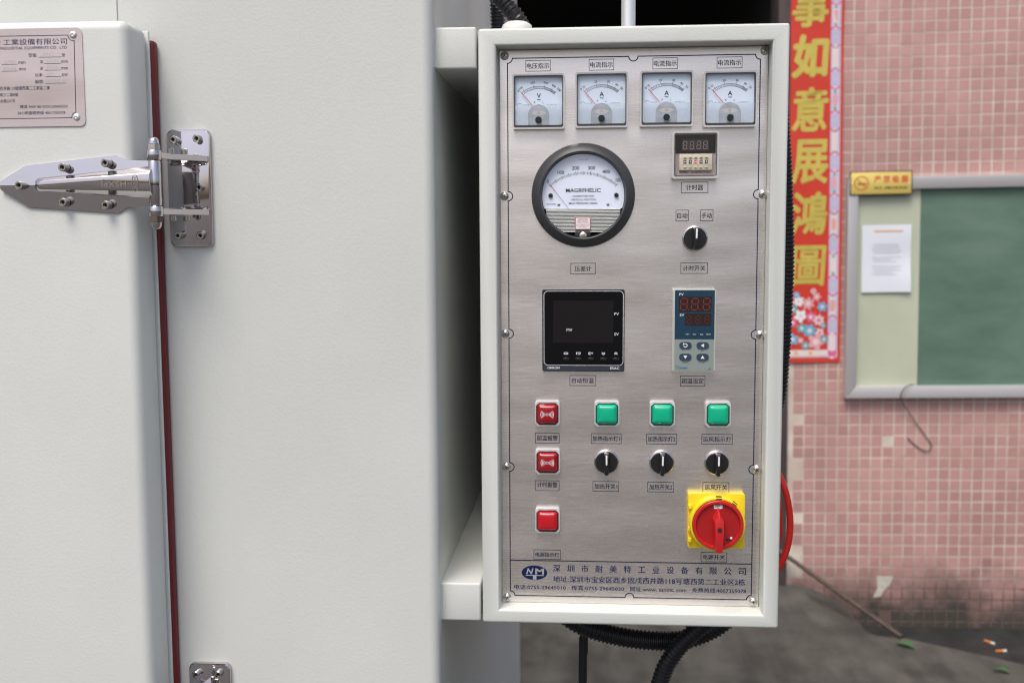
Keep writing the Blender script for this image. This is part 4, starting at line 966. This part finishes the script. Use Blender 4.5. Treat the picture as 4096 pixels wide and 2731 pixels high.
# ---------------- selector switches
def selector(cx, cz, ang, label):
    at = (cx, -0.1, cz)
    g = G(); g.lathe([(14.6, 0), (14.6, -5.4), (14.0, -6.2), (13.2, -6.4), (13.0, -5.6)], 0, 0, 40)
    s = part('selector_switch', g, 'chrome', boxo, at, label=label)
    g = G(); g.lathe([(13.0, -4), (13.0, -8.4), (12.4, -9.0), (0, -9.0)], 0, 0, 40); part('knob_disc', g, 'black', s, at)
    g = G(); b = bmesh.new()
    lo = [(-3.4, -12.8), (3.4, -12.8), (3.4, 12.8), (-3.4, 12.8)]; hi = [(-2.2, -12.2), (2.2, -12.2), (2.2, 12.2), (-2.2, 12.2)]
    v0_ = [b.verts.new((p[0], -8.8, p[1])) for p in lo]; v1_ = [b.verts.new((p[0], -24, p[1])) for p in hi]
    b.faces.new(v1_); b.faces.new(v0_[::-1])
    for i in range(4): b.faces.new((v0_[i], v0_[(i+1) % 4], v1_[(i+1) % 4], v1_[i]))
    bmesh.ops.recalc_face_normals(b, faces=b.faces[:])
    bmesh.ops.bevel(b, geom=b.edges[:], offset=1.2, segments=3, profile=0.5, affect='EDGES'); g.bm(b)
    h = part('knob_grip', g, 'black', s, at)
    g = G(); g.box(-0.95, 0.95, -24.35, -24.0, 0.2, 11.4, 0.15, 1); part('pointer_line', g, 'white', h, at)
    if ang:
        for ch in s.children: ch.rotation_euler = (0, ang, 0)
    return s
selector(116.7, -11.4, 0.03, 'black rotary switch standing alone below the timer')
selector(15.4, -275.0, 0, 'black rotary switch under the first green lamp')
selector(80.7, -275.0, 0.02, 'black rotary switch under the middle green lamp')
selector(145.4, -274.8, 0.01, 'black rotary switch above the yellow main switch')

# ---------------- temperature controller (square black) and limit controller (upright)
at = (-12.2, -0.1, -118.5); k_ = 96.4/773
g = G(); g.prism(rr(0, 0, 96.4, 96.4, 2), -5.4, 0, 1.2, 2); tc_ = part('temperature_controller', g, 'black', boxo, at, label='square black temperature controller with dark screen')
def E(x, y_): return ((x-1018)*k_, (640-y_)*k_)
g = G(); p0, p1 = E(648, 968), E(1392, 268); g.prism(rr((p0[0]+p1[0])/2, (p0[1]+p1[1])/2, p1[0]-p0[0], p1[1]-p0[1], 4.5), -5.9, -5.3, 0.2, 1); part('glossy_face', g, 'glossblack', tc_, at)
g = G(); g.line(rr((p0[0]+p1[0])/2, (p0[1]+p1[1])/2, p1[0]-p0[0], p1[1]-p0[1], 4.5), 0.5, -6.0, closed=True); part('white_outline', g, 'white', tc_, at, smooth=0)
p0, p1 = E(735, 755), E(1300, 357); g = G(); g.box(p0[0], p1[0], -6.05, -5.95, p0[1], p1[1]); part('screen', g, 'screenblk', tc_, at, smooth=0)
p0, p1 = E(640, 1018), E(1398, 976); g = G(); g.box(p0[0], p1[0], -5.6, -5.3, p0[1], p1[1], 0.1, 1); part('name_strip', g, 'slatestrip', tc_, at)
g = G(); y = -6.15
for t_, x, yy, w_ in (('PV', 1330, 482, 42), ('SV', 1330, 672, 42), ('MV', 888, 633, 54)): p = E(x, yy); g.text(t_, p[0], p[1], w_*k_, 26*k_, y)
p = E(737, 993); g.text('OMRON', p[0], p[1], 114*k_, 22*k_, -5.75, bold=0.012); p = E(1315, 995); g.text('E5AC', p[0], p[1], 84*k_, 22*k_, -5.75, bold=0.008)
p = E(855, 855); g.line(rr(p[0], p[1], 36*k_, 16*k_, 5*k_, 3), 5*k_, y, closed=True)
p = E(972, 855); g.line([(p[0]+4*k_, p[1]-8*k_), (p[0]+16*k_, p[1]-8*k_), (p[0]+18*k_, p[1]+8*k_), (p[0]-18*k_, p[1]+8*k_), (p[0]-16*k_, p[1]-8*k_), (p[0]-10*k_, p[1]-8*k_)], 5*k_, y); g.face([(p[0]-2*k_, p[1]-8*k_), (p[0]+8*k_, p[1]-17*k_), (p[0]+8*k_, p[1]+1*k_)], y)
p = E(1078, 855)
for dx in (-8, 2): g.line([(p[0]+(dx+6)*k_, p[1]+14*k_), (p[0]+(dx-4)*k_, p[1]), (p[0]+(dx+6)*k_, p[1]-14*k_)], 4*k_, y)
p = E(1100, 854); g.text('PF', p[0], p[1], 24*k_, 16*k_, y, bold=0.01)
for cx, sg in ((1207, -1), (1325, 1)):
    p = E(cx, 855)
    for dz_ in (-6, 6): g.line([(p[0]-15*k_, p[1]+(dz_-4*sg)*k_), (p[0], p[1]+(dz_+5*sg)*k_), (p[0]+15*k_, p[1]+(dz_-4*sg)*k_)], 5*k_, y)
part('panel_lettering', g, 'white', tc_, at, smooth=0)
for x in (856, 973, 1090, 1207, 1325):
    p = E(x, 905); g = G(); g.box(p[0]-31*k_, p[0]+31*k_, -7.0, -5.85, p[1]-14*k_, p[1]+12*k_, 0.4, 1); part('key', g, 'keybar', tc_, at)

at = (116.4, -0.1, -118); k2 = 49.4/398
def A2(x, y_): return ((x-766)*k2, (638-y_)*k2)
g = G(); g.prism(rr(0, 0, 49.4, 96.4, 1.6), -8, 0, 1.0, 2); ai = part('limit_controller', g, 'aibezel', boxo, at, label='upright blue and grey limit controller with four keys')
p0, p1 = A2(586, 720), A2(955, 260); g = G(); g.box(p0[0], p1[0], -8.3, -7.9, p0[1], p1[1]); part('blue_overlay', g, 'bluefilm', ai, at, smooth=0)
p0, p1 = A2(586, 1017), A2(951, 721); g = G(); g.box(p0[0], p1[0], -8.3, -7.9, p0[1], p1[1]); part('grey_overlay', g, 'greyfilm', ai, at, smooth=0)
for nm, (xa, ya, xb, yb), ds, mt, dw, dh, t_ in (('upper_display', (623, 460, 925, 320), (670, 772, 880), 'segred', 60, 108, 11), ('lower_display', (682, 590, 925, 480), (718, 802, 886), 'segred2', 40, 72, 9)):
    p0, p1 = A2(xa, ya), A2(xb, yb); g = G(); g.box(p0[0], p1[0], -8.5, -8.25, p0[1], p1[1]); dp = part(nm, g, 'segwin', ai, at, smooth=0)
    for d_ in ds: p = A2(d_, (ya+yb)/2); g = G(); seg8(g, p[0], p[1], dw*k2, dh*k2, t_*k2, -8.62); part('display_digit', g, mt, dp, at, smooth=0)
g = G(); y = -8.45
for t_, x, yy, w_, h_ in (('PV', 645, 298, 42, 23), ('SV', 653, 491, 40, 23), ('OP1', 705, 672, 30, 12), ('AU1', 770, 672, 30, 12), ('AU2', 836, 672, 30, 12), ('RUN', 901, 672, 34, 12)):
    p = A2(x, yy); g.text(t_, p[0], p[1], w_*k2, h_*k2, y, bold=0.004)
part('white_lettering', g, 'white', ai, at, smooth=0)
g = G()
for x in (705, 770, 836, 901): p = A2(x, 652); g.disc(p[0], p[1], 7*k2, y, 10)
part('status_lamp', g, 'hole', ai, at, smooth=0)
for i, (x, yy) in enumerate(((688, 777), (848, 777), (688, 887), (848, 887))):
    p = A2(x, yy); g = G(); g.prism(rr(p[0], p[1], 115*k2, 65*k2, 32*k2, 6), -9.2, -8.2, 0.5, 2); kb = part('key', g, 'slate', ai, at)
    g = G(); q = 18*k2
    if i == 0: g.line(arc(p[0], p[1], 16*k2, 130, -170, 16), 7*k2, -9.35); g.face([(p[0]-24*k2, p[1]+4*k2), (p[0]-6*k2, p[1]+12*k2), (p[0]-22*k2, p[1]+24*k2)], -9.36)
    elif i == 1: g.face([(p[0]-q, p[1]), (p[0]+q*.7, p[1]-q), (p[0]+q*.7, p[1]+q)], -9.35)
    elif i == 2: g.face([(p[0]-q, p[1]+q*.8), (p[0], p[1]-q*.9), (p[0]+q, p[1]+q*.8)], -9.35)
    else: g.face([(p[0]-q, p[1]-q*.8), (p[0]+q, p[1]-q*.8), (p[0], p[1]+q*.9)], -9.35)
    part('key_symbol', g, 'white', kb, at, smooth=0)
g = G()
for t_, x, yy, w_ in (('AT', 848, 827, 26), ('RUN', 687, 936, 42), ('STOP', 846, 936, 52)): p = A2(x, yy); g.text(t_, p[0], p[1], w_*k2, 15*k2, y, bold=0.004)
p = A2(915, 998); g.text('AI', p[0], p[1], 26*k2, 19*k2, y, shear=0.2); part('grey_lettering', g, 'slate', ai, at, smooth=0)
p = A2(615, 990); g = G(); g.text('Y', p[0], p[1], 24*k2, 24*k2, y, bold=0.03); g.line([A2(596, 975), A2(638, 975)], 4*k2, y); part('green_initial', g, 'logo_g', ai, at, smooth=0)
p = A2(669, 991); g = G(); g.text('UDIAN', p[0], p[1], 80*k2, 17*k2, y, bold=0.03); part('blue_lettering', g, 'logo_b', ai, at, smooth=0)

# ---------------- lamps and buzzers
def lamp(cx, cz, name, lens, seat, label, buzz=False):
    at = (cx, -0.1, cz)
    g = G(); g.prism(rr(0, 0, 29.4, 29.9, 3.0), -7, 0, 1.2, 3); l = part(name, g, 'lampbezel', boxo, at, label=label)
    g = G(); g.prism(cham(0, 0, 26.6, 26.4, 3.6), -7.5, -6.6, 0.3, 1); part('dark_seat', g, seat, l, at)
    n = 18; vs = []; a, b = 12.0, 11.8
    for j in range(n+1):
        for i in range(n+1):
            u, v = -1+2*i/n, -1+2*j/n
            x, z_ = a*u, b*v
            # cut the corners
            ex = (abs(u)+abs(v))-1.78
            if ex > 0: x -= math.copysign(a*ex/2, u); z_ -= math.copysign(b*ex/2, v)
            d_ = min(1-abs(u), 1-abs(v), (1.78-abs(u)-abs(v)) if ex < 0 else 0)
            t = max(0, min(1, d_/0.34)); hh = 3.6*math.sin(t*math.pi/2)+1.2*(1-u*u)*(1-v*v)
            vs.append((x, -7.2-hh, z_))
    g = G(); g.raw(vs, [(j*(n+1)+i, j*(n+1)+i+1, (j+1)*(n+1)+i+1, (j+1)*(n+1)+i) for j in range(n) for i in range(n)])
    ln = part('lens', g, lens, l, at, smooth=70)
    if buzz:
        g = G(); y = -12.2
        for r_ in (2.6, 4.2, 5.8, 7.4):
            g.line(arc(0.2, 0, r_, -36, 36, 8), 0.62, y); g.line(arc(-0.2, 0, r_, 144, 216, 8), 0.62, y)
        g.line(arc(0, 0, 1.3, 0, 345, 12), 0.5, y, closed=True)
        part('sound_mark', g, 'white', l, at, smooth=0)
        g = G()
        g.disc(0, 0, 0.95, y-0.02, 10)
        for sx, sz in ((-7.4, 8), (8.4, 8), (-7, -8.2), (6.6, -8)): g.disc(sx, sz, 0.5, -11.6, 8)
        part('sound_hole', g, 'hole', l, at, smooth=0)
lamp(-54.6, -217.3, 'alarm_buzzer', 'redbuzz', 'lampseat_r', 'red square buzzer with white sound waves in the green lamp row', True)
lamp(15.8, -217.2, 'indicator_lamp', 'green', 'lampseat_g', 'green square lamp next to the red buzzer')
lamp(80.8, -217.1, 'indicator_lamp', 'green', 'lampseat_g', 'green square lamp in the middle of three')
lamp(145.7, -216.9, 'indicator_lamp', 'green', 'lampseat_g', 'green square lamp farthest from the red buzzer')
lamp(-54.4, -275.3, 'alarm_buzzer', 'redbuzz', 'lampseat_r', 'red square buzzer with white sound waves beside the rotary switches', True)
lamp(-54.6, -346.8, 'indicator_lamp', 'red', 'lampseat_r', 'plain red square lamp without a mark')

# ---------------- main switch
at = (144.8, -0.1, -343.2)
g = G(); g.prism(rr(0, 0, 66, 65, 1.8), -11, 0, 1.2, 2); ms = part('main_switch', g, 'yellow', boxo, at, label='yellow and red rotary main switch turned to off')
g = G(); g.lathe([(32.4, -10.8), (32.4, -13), (32.2, -26), (31.4, -27.2), (29.8, -27.2), (29.4, -26.4), (29.4, -11)], 0, 0, 64, cap=False); part('yellow_ring', g, 'yellow', ms, at)
g = G()
for a0 in (88, 52):
    A0 = [math.radians(a0+d_) for d_ in (-6, 0, 6)]
    g.raw([(32.7*math.cos(a), -20.5, 32.7*math.sin(a)) for a in A0]+[(32.7*math.cos(a), -25.2, 32.7*math.sin(a)) for a in A0]+[(31.2*math.cos(a), -27.35, 31.2*math.sin(a)) for a in A0]+[(30.2*math.cos(a), -27.4, 30.2*math.sin(a)) for a in A0], [(0, 1, 4, 3), (1, 2, 5, 4), (3, 4, 7, 6), (4, 5, 8, 7), (6, 7, 10, 9), (7, 8, 11, 10)])
part('ring_slot', g, 'hole', ms, at, smooth=0)
g = G()
for z_ in (18, -9, -22): g = G(); g.box(-33.2, -29, -17, -11, z_-2.4, z_+2.4, 0.5, 1); part('latch_tab', g, 'yellow', ms, at)
g = G(); g.lathe([(29.2, -24), (29.2, -30.4), (28.4, -31.2), (26, -31.2), (25.4, -30.6), (24.6, -27.6), (0, -27.0)], 0, 0, 64); rd = part('red_dial', g, 'redplastic', ms, at)
g = G(); g.lathe([(24.4, -27.75), (0, -27.3)], 0, 0, 48, cap=False); part('dial_dish', g, 'redplastic2', rd, at)
hp = [(-3.6, -27.4), (3.2, -27.4), (5.0, -4), (5.0, 8.5), (0.6, 20.5), (0, 20.8), (-0.6, 20.5), (-5.0, 8.5), (-5.0, -4)]
b = bmesh.new()
v0_ = [b.verts.new((p[0]*1.35, -27.2, p[1])) for p in hp]; v1_ = [b.verts.new((p[0], -46-2*(p[1] < 0), p[1]*(0.62 if p[1] > 9 else 1)-0.5)) for p in hp]
b.faces.new(v1_); b.faces.new(v0_[::-1])
for i in range(len(hp)): b.faces.new((v0_[i], v0_[(i+1) % len(hp)], v1_[(i+1) % len(hp)], v1_[i]))
bmesh.ops.recalc_face_normals(b, faces=b.faces[:])
bmesh.ops.bevel(b, geom=[e for e in b.edges if e.verts[0] in v1_ and e.verts[1] in v1_], offset=0.9, segments=2, profile=0.5, affect='EDGES')
g = G(); g.bm(b); hd = part('handle', g, 'redplastic', ms, at, smooth=30)
g = G(); g.lathe([(2.6, -47.9), (2.4, -48.2), (0, -48.2)], 0, -0.5, 20); part('handle_hole', g, 'hole', hd, at)
g = G(); g.face([(-5.2, 23.6), (-4.6, 19.4), (-1.6, 19.2), (0, 20.8), (1.6, 19.2), (4.8, 19.4), (5.2, 23.6)][::1], -28.2); ol = part('position_label', g, 'white', ms, at, smooth=0)
g = G(); g.text('OFF', -1.0, 22.2, 6.2, 2.4, -28.35, bold=0.02); part('off_lettering', g, 'ink', ol, at, smooth=0)
g = G(); g.face(rr(13, -17.6, 7.4, 2.6, 1.2, 3), -28.1); part('lock_hole', g, 'hole', ms, at, smooth=0)
g = G(); g.disc(15.4, -15.2, 1.5, -28.3, 12); part('white_dot', g, 'white', ms, at, smooth=0)

# ================================================================== CABLES
g = G(); g.tube([(-192, 64, 352), (-174, 52, 340), (-150, 46, 316), (-126, 44, 288), (-106, 42, 266), (-90, 44, 247), (-78, 70, 222), (-70, 110, 222.0)][:7], 10.5, 16, corr=(5.2, 1.7))
solo('corrugated_conduit', g, 'conduit', 'black corrugated conduit dropping behind the round white cap', 'conduit', (-80, 60, 226), 'black corrugated conduits')
g = G(); g.tube([(-142, 300, 520), (-140, 300, 400), (-137, 300, 300), (-135, 300, 240)], 10.5, 14, corr=(5.2, 1.7))
solo('corrugated_conduit', g, 'conduit', 'upright black corrugated conduit between the oven and the box top', 'conduit', (-135, 300, 236), 'black corrugated conduits')
g = G(); g.tube([(205, 130, 215), (226, 125, 185), (234, 120, 121), (239.5, 120, 40), (242.5, 120, -42), (241.5, 120, -108), (239.5, 120, -163), (233, 120, -228), (212, 120, -262)], 10.5, 16, corr=(5.2, 1.5))
solo('corrugated_conduit', g, 'conduit', 'black corrugated conduit bowed along the outer side of the control box', 'conduit', (233, 120, -262), 'black corrugated conduits')
g = G(); g.tube([(-62, 92, -470), (-40, 90, -494), (-12, 90, -512), (32, 90, -524), (77, 90, -529), (116, 90, -527), (155, 90, -511), (186, 92, -484), (196, 96, -467)], 12.5, 18, corr=(5.2, 1.5))
solo('corrugated_conduit', g, 'conduit', 'black corrugated conduit looped under the control box', 'conduit', (77, 90, -541), 'black corrugated conduits')
g = G(); g.tube([(168, 60, -467), (150, 58, -484), (124, 55, -506), (100, 52, -533), (84, 50, -570), (60, 50, -680), (40, 60, -1000), (30, 80, -1660)], 11.5, 16, corr=(5.2, 1.5))
solo('corrugated_conduit', g, 'conduit', 'black corrugated conduit crossing the loop and running down to the ground', 'conduit', (30, 80, -1680), 'black corrugated conduits')
g = G(); g.tube([(-12, 145, -467), (-12, 142, -520), (-12.5, 140, -570), (-14, 140, -640), (-20, 140, -1670)], 5.8, 12, 20)
solo('power_cable', g, 'conduit', 'smooth black cable hanging straight down below the control box', 'cable', (-20, 140, -1680))
def hose(p, label):
    g = G(); g.tube(p, 4.2, 14, 4); solo('red_hose', g, 'redhose', label, 'hose', p[0], 'red hoses beside the box')
hose([(219, 110, -285), (231, 105, -303), (243, 100, -330), (249.5, 100, -360), (250.5, 100, -384), (247, 100, -408), (237, 102, -434), (220, 108, -452)], 'red hose bowing outermost beside the control box')
hose([(218.5, 118, -312), (228, 115, -328), (236.5, 112, -348), (239, 112, -376), (238, 112, -399), (230, 114, -424), (218.5, 118, -442)], 'red hose bowing inside the longer one, close to the box')
